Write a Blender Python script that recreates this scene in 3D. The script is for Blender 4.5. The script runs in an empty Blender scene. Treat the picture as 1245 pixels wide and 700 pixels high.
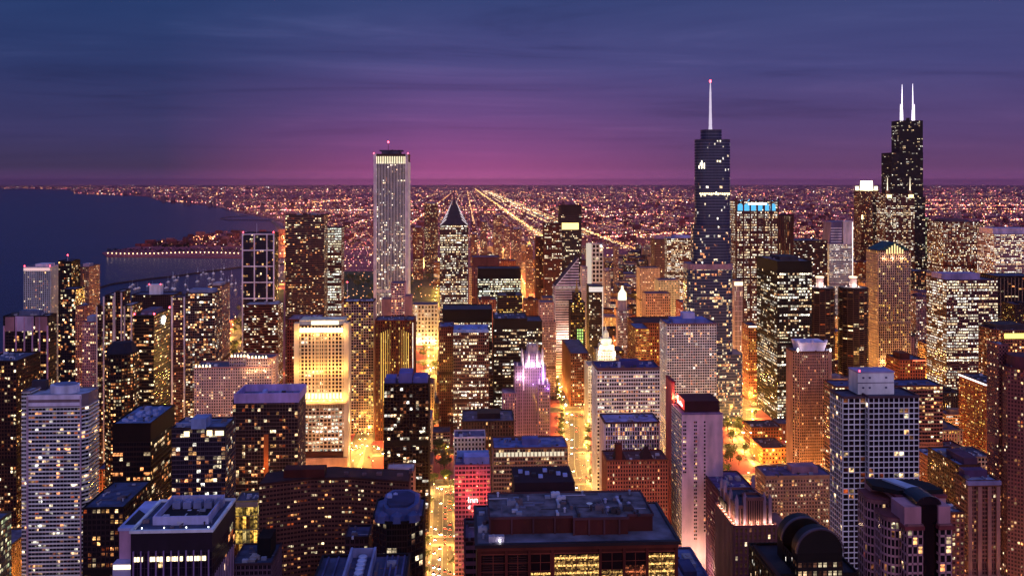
import bpy, math, random
import numpy as np
from mathutils import Vector
random.seed(7); RNG = np.random.default_rng(11)
R = math.radians
sc = bpy.context.scene
COL = sc.collection

# ------------------------------------------------------------------ camera, sky, sun, exposure
H = 300.0; F = 1100.0; AZ = R(2.94)
cd = bpy.data.cameras.new('camera'); cam = bpy.data.objects.new('camera', cd); COL.objects.link(cam)
cam.location = (0, 0, H); cam.rotation_euler = (R(90), 0, -AZ)
cd.sensor_width = 36; cd.lens = 36 * F / 1245; cd.shift_y = -128 / 1245
cd.clip_start = 1; cd.clip_end = 300000
sc.camera = cam
sc.view_settings.view_transform = 'Standard'; sc.view_settings.look = 'None'
sc.view_settings.exposure = 0.10; sc.view_settings.gamma = 1
sc.cycles.use_denoising = True
sc.cycles.max_bounces = 4; sc.cycles.diffuse_bounces = 2; sc.cycles.glossy_bounces = 2
sc.cycles.volume_bounces = 0; sc.cycles.sample_clamp_indirect = 4
sc.cycles.use_light_tree = True

def build_world():
    w = bpy.data.worlds.new('World'); sc.world = w; w.use_nodes = True
    nt = w.node_tree; N = nt.nodes; L = nt.links; N.clear()
    def nd(t, **k):
        n = N.new(t)
        for a, b in k.items(): setattr(n, a, b)
        return n
    def mth(op, a, b=None, clamp=False):
        n = nd('ShaderNodeMath', operation=op, use_clamp=clamp)
        for i, v in enumerate((a, b)):
            if v is None: continue
            if isinstance(v, (int, float)): n.inputs[i].default_value = v
            else: L.new(v, n.inputs[i])
        return n.outputs[0]
    def ramp(fac, stops):
        n = nd('ShaderNodeValToRGB'); e = n.color_ramp.elements
        while len(e) < len(stops): e.new(.5)
        for k, (p, c) in enumerate(stops): e[k].position = p; e[k].color = (*c, 1)
        L.new(fac, n.inputs[0]); return n.outputs[0]
    def mix(f, a, b, bt='MIX'):
        n = nd('ShaderNodeMix', data_type='RGBA', blend_type=bt)
        if isinstance(f, (int, float)): n.inputs[0].default_value = f
        else: L.new(f, n.inputs[0])
        L.new(a, n.inputs[6]) if not isinstance(a, tuple) else setattr(n.inputs[6], 'default_value', (*a, 1))
        L.new(b, n.inputs[7]) if not isinstance(b, tuple) else setattr(n.inputs[7], 'default_value', (*b, 1))
        return n.outputs[2]
    tc = nd('ShaderNodeTexCoord'); sep = nd('ShaderNodeSeparateXYZ'); L.new(tc.outputs['Generated'], sep.inputs[0])
    x, y, z = sep.outputs
    zz = mth('MAXIMUM', z, 0.0)
    az = mth('ARCTAN2', x, y)                         # 0 = due south, + to the right
    # elevation bands over the glowing middle and over the lake (left)
    mid = ramp(zz, [(0, (1.3, .30, .75)), (.006, (.62, .14, .40)), (.016, (.35, .082, .25)), (.034, (.25, .072, .235)), (.075, (.135, .066, .220)), (.13, (.066, .064, .205)),
                    (.20, (.036, .058, .180)), (.45, (.05, .09, .30)), (1, (.09, .17, .52))])
    lef = ramp(zz, [(0, (.30, .13, .33)), (.006, (.12, .06, .16)), (.016, (.055, .040, .095)), (.05, (.044, .040, .125)), (.12, (.026, .041, .135)), (.20, (.018, .044, .145)),
                    (.45, (.05, .09, .30)), (1, (.09, .17, .52))])
    rig = ramp(zz, [(0, (.60, .20, .50)), (.006, (.26, .09, .25)), (.016, (.145, .060, .16)), (.05, (.100, .056, .170)), (.12, (.062, .062, .195)), (.20, (.040, .058, .178)),
                    (.45, (.05, .09, .30)), (1, (.09, .17, .52))])
    fl = mth('DIVIDE', mth('SUBTRACT', mth('MULTIPLY', az, -1.0), 0.04), 0.28, True)
    fr = mth('DIVIDE', mth('SUBTRACT', az, 0.03), 0.26, True)
    c = mix(fl, mid, lef); c = mix(fr, c, rig)
    # long thin clouds on a plane far above
    pr = nd('ShaderNodeCombineXYZ')
    dz = mth('ADD', zz, 0.035)
    L.new(mth('DIVIDE', x, dz), pr.inputs[0]); L.new(mth('DIVIDE', y, dz), pr.inputs[1])
    mp = nd('ShaderNodeMapping'); mp.inputs['Scale'].default_value = (.22, .50, 1); mp.inputs['Rotation'].default_value = (0, 0, .16)
    L.new(pr.outputs[0], mp.inputs[0])
    nz = nd('ShaderNodeTexNoise'); nz.inputs['Scale'].default_value = 1.3; nz.inputs['Detail'].default_value = 7; nz.inputs['Roughness'].default_value = .62
    nz.inputs['Distortion'].default_value = .6
    L.new(mp.outputs[0], nz.inputs['Vector'])
    cl = ramp(nz.outputs[0], [(.32, (.55, .58, .64)), (.45, (.91, .92, .95)), (.56, (1.06, 1.05, 1.04)), (.70, (1.6, 1.45, 1.3))])
    amt = mth('MULTIPLY', zz, 7.0, True)
    cc = mix(amt, (1, 1, 1), cl)
    c = mix(1.0, c, cc, 'MULTIPLY')
    # afterglow in the north, behind the camera: lights the facades that face it
    nf = mth('MULTIPLY', mth('MAXIMUM', mth('MULTIPLY', y, -1.0), 0.0), mth('SUBTRACT', 1.0, mth('MULTIPLY', zz, .8)), True)
    c = mix(nf, c, (.40, .285, .42))
    bg = nd('ShaderNodeBackground'); L.new(c, bg.inputs[0]); bg.inputs[1].default_value = 1.0
    out = nd('ShaderNodeOutputWorld'); L.new(bg.outputs[0], out.inputs[0])
build_world()
sd = bpy.data.lights.new('afterglow_sun', 'SUN'); sd.energy = .42; sd.angle = R(25); sd.color = (.80, .66, 1.0)
so = bpy.data.objects.new('afterglow_sun', sd); COL.objects.link(so)
so.rotation_euler = Vector((-.35, 1.0, -.42)).to_track_quat('-Z', 'Y').to_euler()

# ------------------------------------------------------------------ helpers
def tag(o, label=None, cat=None, group=None, kind=None):
    if label: o['label'] = label
    if cat: o['category'] = cat
    if group: o['group'] = group
    if kind: o['kind'] = kind
    return o
def empty(name, loc, rz=0.0):
    o = bpy.data.objects.new(name, None); COL.objects.link(o); o.location = loc; o.rotation_euler = (0, 0, rz)
    o.empty_display_size = 5
    return o
def link(name, me, parent=None, loc=None, rz=0):
    o = bpy.data.objects.new(name, me); COL.objects.link(o)
    if parent is not None: o.parent = parent
    if loc is not None: o.location = loc
    if rz: o.rotation_euler = (0, 0, rz)
    return o
def pxX(px, Y): return Y * math.tan(math.atan((px - 622.5) / F) + AZ)
def depth(X, Y): return X * math.sin(AZ) + Y * math.cos(AZ)
def pyZ(py, X, Y): return H - (py - 222) * depth(X, Y) / F
def toPx(X, Y, Z):
    d = depth(X, Y); xr = X * math.cos(AZ) - Y * math.sin(AZ)
    return 622.5 + F * xr / d, 222 + F * (H - Z) / d
def ground(px, py, z=0.0):
    d = (H - z) * F / (py - 222); t = (px - 622.5) / F
    # world = d*forward + d*t*right
    fx, fy = math.sin(AZ), math.cos(AZ)
    return d * (fx + t * fy), d * (fy - t * fx)

class Acc:
    """collects quads and polygons into one mesh"""
    def __init__(s): s.v = []; s.f = []; s.n = 0; s.c = []; s.hasc = False; s.ng = []
    def quads(s, V, cols=None, grad=False):
        V = np.asarray(V, float).reshape(-1, 4, 3); m = len(V)
        if m == 0: return
        s.v.append(V.reshape(-1, 3)); s.f.append((np.arange(m * 4).reshape(-1, 4) + s.n)); s.n += m * 4
        if cols is not None:
            s.hasc = True; cols = np.repeat(np.asarray(cols, float).reshape(-1, 4), 4, axis=0)
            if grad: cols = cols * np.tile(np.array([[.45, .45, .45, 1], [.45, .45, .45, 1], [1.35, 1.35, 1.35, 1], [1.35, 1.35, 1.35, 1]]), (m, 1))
            s.c.append(cols)
    def slabs(s, p0, d, n, U0, U1, Z0, Z1, O0, O1):
        U0, U1, Z0, Z1, O0, O1 = [np.asarray(a, float) for a in np.broadcast_arrays(U0, U1, Z0, Z1, O0, O1)]
        U0, U1, Z0, Z1, O0, O1 = [a.reshape(-1) for a in (U0, U1, Z0, Z1, O0, O1)]
        def P(U, O, Z): return np.stack([p0[0] + d[0] * U + n[0] * O, p0[1] + d[1] * U + n[1] * O, Z], -1)
        a, b, c_, e = P(U0, O1, Z0), P(U1, O1, Z0), P(U1, O1, Z1), P(U0, O1, Z1)
        a2, b2, c2, e2 = P(U0, O0, Z0), P(U1, O0, Z0), P(U1, O0, Z1), P(U0, O0, Z1)
        for q in ((a, b, c_, e), (e, c_, c2, e2), (a2, b2, b, a), (a2, a, e, e2), (b, b2, c2, c_)):
            s.quads(np.stack(q, 1))
    def box(s, x0, x1, y0, y1, z0, z1):
        s.slabs((0, 0), (1, 0), (0, -1), [x0], [x1], [z0], [z1], [-y1], [-y0])
        s.quads([[(x1, y1, z0), (x0, y1, z0), (x0, y1, z1), (x1, y1, z1)]])
    def prism(s, pts, z0, z1, pts1=None, cap=True):
        pts1 = pts1 or pts; k = len(pts)
        for i in range(k):
            a, b = pts[i], pts[(i + 1) % k]; a1, b1 = pts1[i], pts1[(i + 1) % k]
            s.quads([[(*a, z0), (*b, z0), (*b1, z1), (*a1, z1)]])
        if cap: s.poly([(*p, z1) for p in pts1])
    def poly(s, P):
        s.v.append(np.asarray(P, float)); s.ng.append(list(range(s.n, s.n + len(P)))); s.n += len(P)
    def cyl(s, cx, cy, r0, r1, z0, z1, k=10):
        a = [(cx + r0 * math.cos(2 * math.pi * i / k), cy + r0 * math.sin(2 * math.pi * i / k)) for i in range(k)]
        b = [(cx + r1 * math.cos(2 * math.pi * i / k), cy + r1 * math.sin(2 * math.pi * i / k)) for i in range(k)]
        s.prism(a, z0, z1, b)
    def mesh(s, name, mat):
        me = bpy.data.meshes.new(name)
        V = np.concatenate(s.v); Q = np.concatenate(s.f) if s.f else np.zeros((0, 4), int)
        nq = len(Q); lt = [4] * nq + [len(g) for g in s.ng]
        li = np.concatenate([Q.reshape(-1)] + [np.array(g) for g in s.ng]) if s.ng else Q.reshape(-1)
        me.vertices.add(len(V)); me.vertices.foreach_set('co', V.astype(np.float32).reshape(-1))
        me.loops.add(len(li)); me.loops.foreach_set('vertex_index', li.astype(np.int32))
        me.polygons.add(len(lt)); st = np.concatenate([[0], np.cumsum(lt)[:-1]]).astype(np.int32)
        me.polygons.foreach_set('loop_start', st)
        me.update(calc_edges=True)
        if s.hasc:
            at = me.attributes.new('lit', 'FLOAT_COLOR', 'CORNER')
            at.data.foreach_set('color', np.concatenate(s.c).astype(np.float32).reshape(-1))
        me.materials.append(mat); me.validate(); return me
    def build(s, name, mat, parent=None, loc=None, rz=0):
        if s.n == 0: return None
        return link(name, s.mesh(name, mat), parent, loc, rz)

# ------------------------------------------------------------------ materials
MC = {}
def newmat(name):
    m = bpy.data.materials.new(name); m.use_nodes = True
    return m, m.node_tree.nodes, m.node_tree.links, m.node_tree.nodes['Principled BSDF']
def wallm(c, rough=.8, var=.34, scale=.12, metal=0.0, spec=.3, raw=False):
    if not raw:
        c = tuple(min(.8, v ** 1.48 * 1.27) for v in c); k_ = max(0, min(1, (.30 - max(c)) / .25))
        c = (c[0], c[1] * (1 - .25 * k_), c[2] * (1 - .42 * k_))
    k = ('w', tuple(round(a, 3) for a in c), rough, var, scale, metal)
    if k in MC: return MC[k]
    m, N, L, b = newmat('wall_finish')
    tc = N.new('ShaderNodeTexCoord'); n1 = N.new('ShaderNodeTexNoise'); n1.inputs['Scale'].default_value = scale; n1.inputs['Detail'].default_value = 5
    mp = N.new('ShaderNodeMapping'); mp.inputs['Scale'].default_value = (1, 1, .35)
    L.new(tc.outputs['Object'], mp.inputs[0]); L.new(mp.outputs[0], n1.inputs['Vector'])
    r = N.new('ShaderNodeMapRange'); r.inputs[1].default_value = .3; r.inputs[2].default_value = .7
    r.inputs[3].default_value = 1 - var; r.inputs[4].default_value = 1 + var
    L.new(n1.outputs[0], r.inputs[0])
    mx = N.new('ShaderNodeMix'); mx.data_type = 'RGBA'; mx.blend_type = 'MULTIPLY'; mx.inputs[0].default_value = 1
    mx.inputs[6].default_value = (*c, 1); L.new(r.outputs[0], mx.inputs[7])
    L.new(mx.outputs[2], b.inputs['Base Color'])
    b.inputs['Roughness'].default_value = rough; b.inputs['Metallic'].default_value = metal
    b.inputs['Specular IOR Level'].default_value = spec
    MC[k] = m; return m
def emis(c, s, sampled=False):
    k = ('e', c, s, sampled)
    if k in MC: return MC[k]
    m, N, L, b = newmat('light_glow')
    b.inputs['Base Color'].default_value = (.1, .1, .1, 1)
    b.inputs['Emission Color'].default_value = (*c, 1); b.inputs['Emission Strength'].default_value = s
    m.cycles.emission_sampling = 'FRONT' if sampled else 'NONE'
    MC[k] = m; return m
def winm(glass=(.012, .014, .022), rough=.12, nscale=.42):
    k = ('win', glass, rough, nscale)
    if k in MC: return MC[k]
    m, N, L, b = newmat('window_glass')
    b.inputs['Base Color'].default_value = (*[v * .5 for v in glass], 1); b.inputs['Roughness'].default_value = rough; b.inputs['Specular IOR Level'].default_value = .28
    at = N.new('ShaderNodeAttribute'); at.attribute_name = 'lit'
    tc = N.new('ShaderNodeTexCoord')
    n1 = N.new('ShaderNodeTexNoise'); n1.inputs['Scale'].default_value = nscale; n1.inputs['Detail'].default_value = 3
    L.new(tc.outputs['Object'], n1.inputs['Vector'])
    r = N.new('ShaderNodeMapRange'); r.inputs[1].default_value = .40; r.inputs[2].default_value = .62; r.inputs[3].default_value = .04; r.inputs[4].default_value = 1.9
    L.new(n1.outputs[0], r.inputs[0])
    L.new(at.outputs['Color'], b.inputs['Emission Color']); L.new(r.outputs[0], b.inputs['Emission Strength'])
    m.cycles.emission_sampling = 'NONE'
    MC[k] = m; return m
def litm():
    if 'litm' in MC: return MC['litm']
    m, N, L, b = newmat('night_light')
    at = N.new('ShaderNodeAttribute'); at.attribute_name = 'lit'
    b.inputs['Base Color'].default_value = (.1, .1, .1, 1)
    L.new(at.outputs['Color'], b.inputs['Emission Color']); b.inputs['Emission Strength'].default_value = 1
    m.cycles.emission_sampling = 'NONE'; MC['litm'] = m; return m

WHITE = (.70, .66, .70); LILAC = (.55, .48, .56); TAN = (.42, .30, .22); PINK = (.46, .26, .25); BROWN = (.13, .055, .04)
DARK = (.035, .028, .032); BLACK = (.012, .011, .014); BRICK = (.20, .055, .035); GRAY = (.24, .22, .26); STONE = (.36, .27, .22)
ROOF = (.085, .095, .16); ROOFL = (.30, .34, .48); ROOFD = (.03, .03, .05); CONC = (.40, .37, .40)
PAL = {  # colours of lit rooms
 'warm': [(1, .50, .17), (1, .64, .30), (1, .82, .50), (1, .36, .12), (1, .72, .42)],
 'pale': [(1, .80, .50), (1, .88, .66), (1, .66, .36), (1, .93, .80)],
 'white': [(1, .93, .72), (1, .86, .55), (.95, 1, .85)],
 'green': [(.85, 1, .55), (1, .93, .55), (1, .85, .5)],
 'gold': [(1, .62, .12), (1, .72, .25), (1, .5, .08)],
 'red': [(1, .16, .10), (1, .45, .15), (1, .1, .15), (1, .7, .35)],
 'mix': [(1, .50, .18), (1, .80, .52), (1, .93, .78), (1, .38, .14), (1, .62, .34)],
}
def litcols(m, pal):
    p = np.array(PAL[pal]); return p[RNG.integers(0, len(p), m)]

# ------------------------------------------------------------------ buildings
IDB = []      # (depth, pixel box, name) of every building, for visibility of the filler blocks
FOOT = []     # footprints
class B:
    def __init__(s, name, label, X, Y, rz=0.0, cat='building', group=None, D=40, w=40):
        s.root = empty(name, (X, Y, 0), rz); tag(s.root, label, cat, group)
        s.X, s.Y, s.rz = X, Y, rz
        s.wall, s.frame, s.win, s.roof = Acc(), Acc(), Acc(), Acc()
        s.singles = []
        s.top = 0; FOOT.append((X - w / 2, X + w / 2, Y, Y + D))
    def edge(s, a, b, z0, z1, fh=3.6, bw=3.2, pf=.28, sf=.35, pp=.3, sp=.2, lit=.2, pal='mix', row=.5, run=2, es=2.2,
             base=0, top=0, indiv=0, mull=0, dens=None):
        a = np.array(a, float); b = np.array(b, float); Ln = np.linalg.norm(b - a)
        if Ln < 1.2: return
        d = (b - a) / Ln; n = np.array([d[1], -d[0]])
        # faces turned well away from the viewpoint stay plain wall
        ca, sa = math.cos(s.rz), math.sin(s.rz)
        mx, my = (a + b) / 2; wx = s.X + mx * ca - my * sa; wy = s.Y + mx * sa + my * ca
        nx, ny = n[0] * ca - n[1] * sa, n[0] * sa + n[1] * ca
        if (nx * -wx + ny * -wy) / math.hypot(wx, wy) < -.22: return
        z0 = z0 + base; z1 = z1 - top
        if bw < 5: bw *= .80; fh *= .92; lit *= 1.3
        if s.Y < 740 and not mull and pf < .45 and sp > 0: mull = 2
        nf = max(1, round((z1 - z0) / fh)); nb = max(1, round(Ln / bw)); ch = (z1 - z0) / nf; cw = Ln / nb
        ww, wh = cw * (1 - pf), ch * (1 - sf)
        U = (np.arange(nb) + .5) * cw; Z = z0 + (np.arange(nf) + .5 + sf * .12) * ch
        UU, ZZ = np.meshgrid(U, Z)
        # which rooms are lit: whole runs along busy floors plus single rooms
        rm = RNG.choice([.15, .7, 1.2, 3.0], nf, p=[.30, .35, .22, .13]) * row + (1 - row)
        nr = nb // run + 1
        runs = RNG.random((nf, nr)) < (lit * .75 * rm)[:, None]
        L_ = np.repeat(runs, run, axis=1)[:, :nb] & (RNG.random((nf, nb)) < (.97 if row > .55 else .86))
        L_ |= RNG.random((nf, nb)) < (lit * .45 * rm)[:, None]
        if dens is not None:
            fz = (ZZ - z0) / (z1 - z0); L_ &= (RNG.random((nf, nb)) < dens(fz))
        cols = np.zeros((nf, nb, 4)); cols[..., 3] = 1
        rc = litcols(nf * nr, pal).reshape(nf, nr, 3); rc = np.repeat(rc, run, axis=1)[:, :nb]
        st = (.07 + .93 * RNG.random((nf, nb)) ** 1.7) * es * 1.2 * RNG.uniform(.75, 1.15, (nf, 1))
        if row > .55 and run > 1:      # office floors: whole strips lit alike
            sr = np.repeat(.25 + .75 * RNG.random((nf, nr)) ** 1.2, run, axis=1)[:, :nb] * es; st = np.where(RNG.random((nf, nb)) < .8, sr * RNG.uniform(.8, 1.05, (nf, nb)), st)
        dim = RNG.random((nf, nb)) < (.12 if row > .55 else .36); st = np.where(dim, st * .16, st); rc = np.where(dim[..., None], rc * np.array([1, .45, .3]), rc)
        cols[..., :3] = np.where(L_[..., None], rc * st[..., None], 0.0)
        hw, hh = ww / 2, wh / 2; o = .06
        def P(du, dz): return np.stack([a[0] + d[0] * (UU + du) + n[0] * o, a[1] + d[1] * (UU + du) + n[1] * o, ZZ + dz], -1)
        Q = np.stack([P(-hw, -hh), P(hw, -hh), P(hw, hh), P(-hw, hh)], 2).reshape(-1, 4, 3); C = cols.reshape(-1, 4)
        if indiv:
            # the topmost rows, one object per window
            rows = max(1, indiv // nb); k0 = (nf - rows) * nb if nf > rows else 0
            for q, c in zip(Q[k0:][:indiv], C[k0:][:indiv]): s.singles.append((q, c, d, n))
            keep = np.ones(len(Q), bool); keep[k0:k0 + indiv] = False; Q, C = Q[keep], C[keep]
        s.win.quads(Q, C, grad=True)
        # piers, spandrels
        ue = np.arange(nb + 1) * cw; pw = cw * pf / 2
        if pp > 0: s.frame.slabs(a, d, n, np.maximum(ue - pw, 0), np.minimum(ue + pw, Ln), z0, z1, 0, pp)
        ze = z0 + np.arange(nf + 1) * ch
        lo = np.maximum(ze - ch * sf * .38, z0); hi = np.minimum(ze + ch * sf * .62, z1)
        if sp > 0: s.frame.slabs(a, d, n, 0.02, Ln - .02, lo, hi, 0, sp)
        if mull:
            um = (np.arange(nb * mull + 1)) * cw / mull
            s.frame.slabs(a, d, n, np.maximum(um - .07, 0), np.minimum(um + .07, Ln), z0, z1, 0, .12)
    def mass(s, pts, z0, z1, roof=True, para=1.0, **k):
        s.wall.prism([tuple(p) for p in pts], z0, z1, cap=False)
        kk = len(pts); ind = k.pop('indiv', 0); sk = k.pop('skip', ())
        for i in range(kk):
            if i in sk: continue
            s.edge(pts[i], pts[(i + 1) % kk], z0, z1, indiv=(ind if i == 0 else 0), **k)
        if roof:
            s.roof.poly([(*p, z1 - .02) for p in pts])
            if para > 0:
                for i in range(kk):
                    a = np.array(pts[i], float); b = np.array(pts[(i + 1) % kk], float); Ln = np.linalg.norm(b - a)
                    if Ln < .5: continue
                    d = (b - a) / Ln; n = np.array([d[1], -d[0]])
                    s.wall.slabs(a, d, n, [0], [Ln], [z1 - .4], [z1 + para], [-.45], [k.get('pp', .3) + .08])
        s.top = max(s.top, z1)
    def rect(s, x0, x1, y0, y1, z0, z1, **k): s.mass([(x0, y0), (x1, y0), (x1, y1), (x0, y1)], z0, z1, **k)
    def block(s, name, x0, x1, y0, y1, z0, z1, c=GRAY, **k):
        a = Acc(); a.box(x0, x1, y0, y1, z0, z1); return a.build(name, wallm(c, **k), s.root)
    def units(s, n, x0, x1, y0, y1, z, c=CONC, sz=2.5):
        for _ in range(n):
            x = random.uniform(x0, x1); y = random.uniform(y0, y1); a = random.uniform(.5, 1) * sz; b_ = random.uniform(.5, 1.3) * sz; h = random.uniform(.5, 1) * sz
            A = Acc(); A.box(x - a, x + a, y - b_, y + b_, z, z + h); A.cyl(x, y, a * .5, a * .45, z + h, z + h + .4, 8)
            A.build('air_unit', wallm(c, .5), s.root)
    def clutter(s, n, x0, x1, y0, y1, z):
        """hatches, ducts, pipes and fans spread over a roof"""
        r = random
        for i in range(n):
            x, y, t = r.uniform(x0, x1), r.uniform(y0, y1), i % 5; A = Acc()
            if t == 0: A.box(x - 1, x + 1, y - .8, y + .8, z, z + .9); nm = 'roof_hatch'
            elif t == 1:
                L_ = r.uniform(3, 8); A.box(x - .35, x + .35, y - L_ / 2, y + L_ / 2, z + .3, z + .9); A.box(x - .5, x + .5, y - L_ / 2 - 1, y - L_ / 2, z, z + 1.3); nm = 'duct'
            elif t == 2: A.cyl(x, y, .35, .35, z, z + 1.4, 8); A.cyl(x, y, .6, .2, z + 1.4, z + 1.8, 8); nm = 'vent'
            elif t == 3: A.box(x - 1.6, x + 1.6, y - 1, y + 1, z, z + 1.7); A.cyl(x - .7, y, .55, .55, z + 1.7, z + 2, 10); A.cyl(x + .8, y, .55, .55, z + 1.7, z + 2, 10); nm = 'air_unit'
            else:
                L_ = r.uniform(4, 9); A.box(x - L_ / 2, x + L_ / 2, y - .12, y + .12, z + .25, z + .5); nm = 'roof_pipe'
            A.build(nm, wallm(r.choice([(.30, .32, .42), (.5, .5, .6), (.10, .10, .14), (.22, .2, .26)]), .5), s.root)
    def pole(s, name, x, y, z0, z1, r=.4, mat=None):
        A = Acc(); A.cyl(x, y, r, r * .4, z0, z1, 6); return A.build(name, mat or wallm(WHITE), s.root)
    def beacon(s, x, y, z, r=.9, c=(1, .05, .08), st=12):
        A = Acc(); A.cyl(x, y, r * .7, r, z, z + r, 6); A.cyl(x, y, r, r * .3, z + r, z + 2 * r, 6)
        return A.build('warning_light', emis(c, st), s.root)
    def done(s, wall, frame=None, glass=None, roof=ROOF, wrough=.8, frough=.7, nscale=.42, spec=.3):
        s.wall.build('wall', wallm(wall, wrough, spec=spec), s.root)
        s.frame.build('facade_frame', wallm(frame or tuple(min(.6, v * 1.55 + .012) for v in wall), frough, .22, spec=spec), s.root)
        wm = winm(glass or (.012, .014, .022), nscale=nscale)
        o = s.win.build('window_rows', wm, s.root)
        if o: o['kind'] = 'stuff'
        s.roof.build('roof', wallm(roof, .85, .5, .15, raw=True), s.root)
        cache = {}
        for q, c, d, n in s.singles:
            ctr = q.mean(0); key = (tuple(np.round(c, 1)), round(float(np.linalg.norm(q[1] - q[0])), 2), round(float(d[0]), 2))
            if key not in cache:
                A = Acc(); A.quads([q - ctr], [c], grad=True); cache[key] = A.mesh('window', wm)
            link('window', cache[key], s.root, ctr)
        return s.root

def geo(px0, px1, ytop, Y):
    x0, x1 = pxX(px0, Y), pxX(px1, Y); xc = (x0 + x1) / 2
    return xc, x1 - x0, pyZ(ytop, xc, Y)
def T(name, label, px0, px1, ytop, Y, D, wall, roof=ROOF, frame=None, glass=None, pent=None, units=0, cat='building', group=None,
      wrough=.8, chamfer=0, depthpx=None, post=None, para=1.0, z0=0, beacons=0, **k):
    xc, w, h = geo(px0, px1, ytop, Y)
    b = B(name, label, xc, Y, cat=cat, group=group, D=D, w=w); hw = w / 2
    if chamfer:
        c = chamfer; pts = [(-hw + c, 0), (hw - c, 0), (hw, c), (hw, D - c), (hw - c, D), (-hw + c, D), (-hw, D - c), (-hw, c)]
    else: pts = [(-hw, 0), (hw, 0), (hw, D), (-hw, D)]
    b.mass(pts, z0, h, para=para, **k)
    if pent:
        for (u0, u1, v0, v1, ph, pc) in ([pent] if isinstance(pent[0], (int, float)) else pent):
            b.block('penthouse', -hw + u0 * w, -hw + u1 * w, v0 * D, v1 * D, h, h + ph, pc)
    if units: b.units(units, -hw * .75, hw * .75, D * .15, D * .85, h)
    if h > 95 and not chamfer and random.random() < .6:
        zm = h * random.uniform(.3, .6); pr = k.get('pp', .3) + .06; A = Acc(); A.box(-hw - pr, hw + pr, -pr, D, zm, zm + 4.2)
        A.build('mechanical_floor', wallm(tuple(v * .8 for v in (frame or wall))), b.root)
        A = Acc()
        for i in range(int(w / 1.6)): A.box(-hw + .4 + i * 1.6, -hw + .9 + i * 1.6, -pr - .12, -pr - .02, zm + .7, zm + 3.5)
        A.build('louvres', wallm((.02, .02, .025)), b.root)
    if Y < 1100: b.clutter(int(min(22, 4 + w * D / 90)), -hw * .85, hw * .85, D * .1, D * .9, h)
    for i in range(beacons): b.beacon((-hw + .6, hw - .6)[i % 2], (.6, D - .6)[i // 2 % 2], h + para)
    b.w, b.h, b.D, b.hw = w, h, D, hw
    if post: post(b)
    b.done(wall, frame, glass, roof, wrough)
    reg(px0, px1, ytop, Y, D, xc, w, h, label)
    return b
def reg(px0, px1, ytop, Y, D, xc, w, h, label):
    ps = [toPx(xc + sx * w / 2, Y + dy, h) for sx in (-1, 1) for dy in (0, D)]
    IDB.append((Y, min(p[0] for p in ps), max(p[0] for p in ps), min(p[1] for p in ps), toPx(xc, Y, 0)[1], label))

# ------------------------------------------------------------------ water, land, roads
def flat_mat(name, c, c2, scale, rough, bump=0, spec=.5, detail=6):
    m, N, L, b = newmat(name)
    tc = N.new('ShaderNodeTexCoord'); n1 = N.new('ShaderNodeTexNoise'); n1.inputs['Scale'].default_value = scale; n1.inputs['Detail'].default_value = detail
    L.new(tc.outputs['Object'], n1.inputs['Vector'])
    mx = N.new('ShaderNodeMix'); mx.data_type = 'RGBA'; mx.inputs[6].default_value = (*c, 1); mx.inputs[7].default_value = (*c2, 1)
    r = N.new('ShaderNodeMapRange'); r.inputs[1].default_value = .35; r.inputs[2].default_value = .65
    L.new(n1.outputs[0], r.inputs[0]); L.new(r.outputs[0], mx.inputs[0]); L.new(mx.outputs[2], b.inputs['Base Color'])
    b.inputs['Roughness'].default_value = rough; b.inputs['Specular IOR Level'].default_value = spec
    if bump:
        n2 = N.new('ShaderNodeTexNoise'); n2.inputs['Scale'].default_value = .09; n2.inputs['Detail'].default_value = 8; n2.inputs['Roughness'].default_value = .65
        mp = N.new('ShaderNodeMapping'); mp.inputs['Scale'].default_value = (.6, 1.3, 1); mp.inputs['Rotation'].default_value = (0, 0, .4)
        L.new(tc.outputs['Object'], mp.inputs[0]); L.new(mp.outputs[0], n2.inputs['Vector'])
        bp = N.new('ShaderNodeBump'); bp.inputs['Strength'].default_value = bump; bp.inputs['Distance'].default_value = 1.5
        L.new(n2.outputs[0], bp.inputs['Height']); L.new(bp.outputs[0], b.inputs['Normal'])
    return m
FARW = 110000.0
A = Acc(); A.quads([[(-90000, -3000, -2.5), (60000, -3000, -2.5), (60000, FARW, -2.5), (-90000, FARW, -2.5)]])
tag(A.build('water', flat_mat('lake_water', (.0006, .006, .045), (.001, .009, .065), .0008, .20, bump=1.0, spec=.14)), kind='structure')

COAST = [(-300, 229.6), (0, 229.6), (88, 231.2), (90, 235.5), (120, 237), (160, 238), (182, 239.5), (190, 243), (205, 246), (235, 248), (262, 251),
         (285, 257), (310, 262), (338, 267), (352, 276), (350, 284), (300, 282.5), (262, 282), (238, 287), (228, 292), (192, 292.5), (184, 297), (152, 302),
         (124, 307), (130, 311.5), (300, 313), (352, 313), (350, 340), (322, 352), (306, 378), (262, 396), (120, 402), (0, 428), (-200, 480)]
cw = [ground(*p) for p in COAST]
land_poly = [(-60000, FARW)] + cw[:0] + [ground(-300, 229.6)] + cw[1:] + [(-700, 300), (-900, -2500), (58000, -2500), (58000, FARW)]
from mathutils.geometry import tessellate_polygon
def poly_obj(name, pts, z, mat, skirt=0):
    tri = tessellate_polygon([[Vector((p[0], p[1], 0)) for p in pts]])
    me = bpy.data.meshes.new(name); V = [(p[0], p[1], z) for p in pts]; Fc = []
    for t in tri:
        a, b, c = [Vector(V[i]) for i in t]
        Fc.append(t if (b - a).cross(c - a).z > 0 else (t[0], t[2], t[1]))
    if skirt:
        n = len(V); V += [(p[0], p[1], z - skirt) for p in pts]
        Fc += [(i, (i + 1) % n, n + (i + 1) % n, n + i) for i in range(n)]
    me.from_pydata(V, [], Fc); me.materials.append(mat); me.update()
    return link(name, me)
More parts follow.
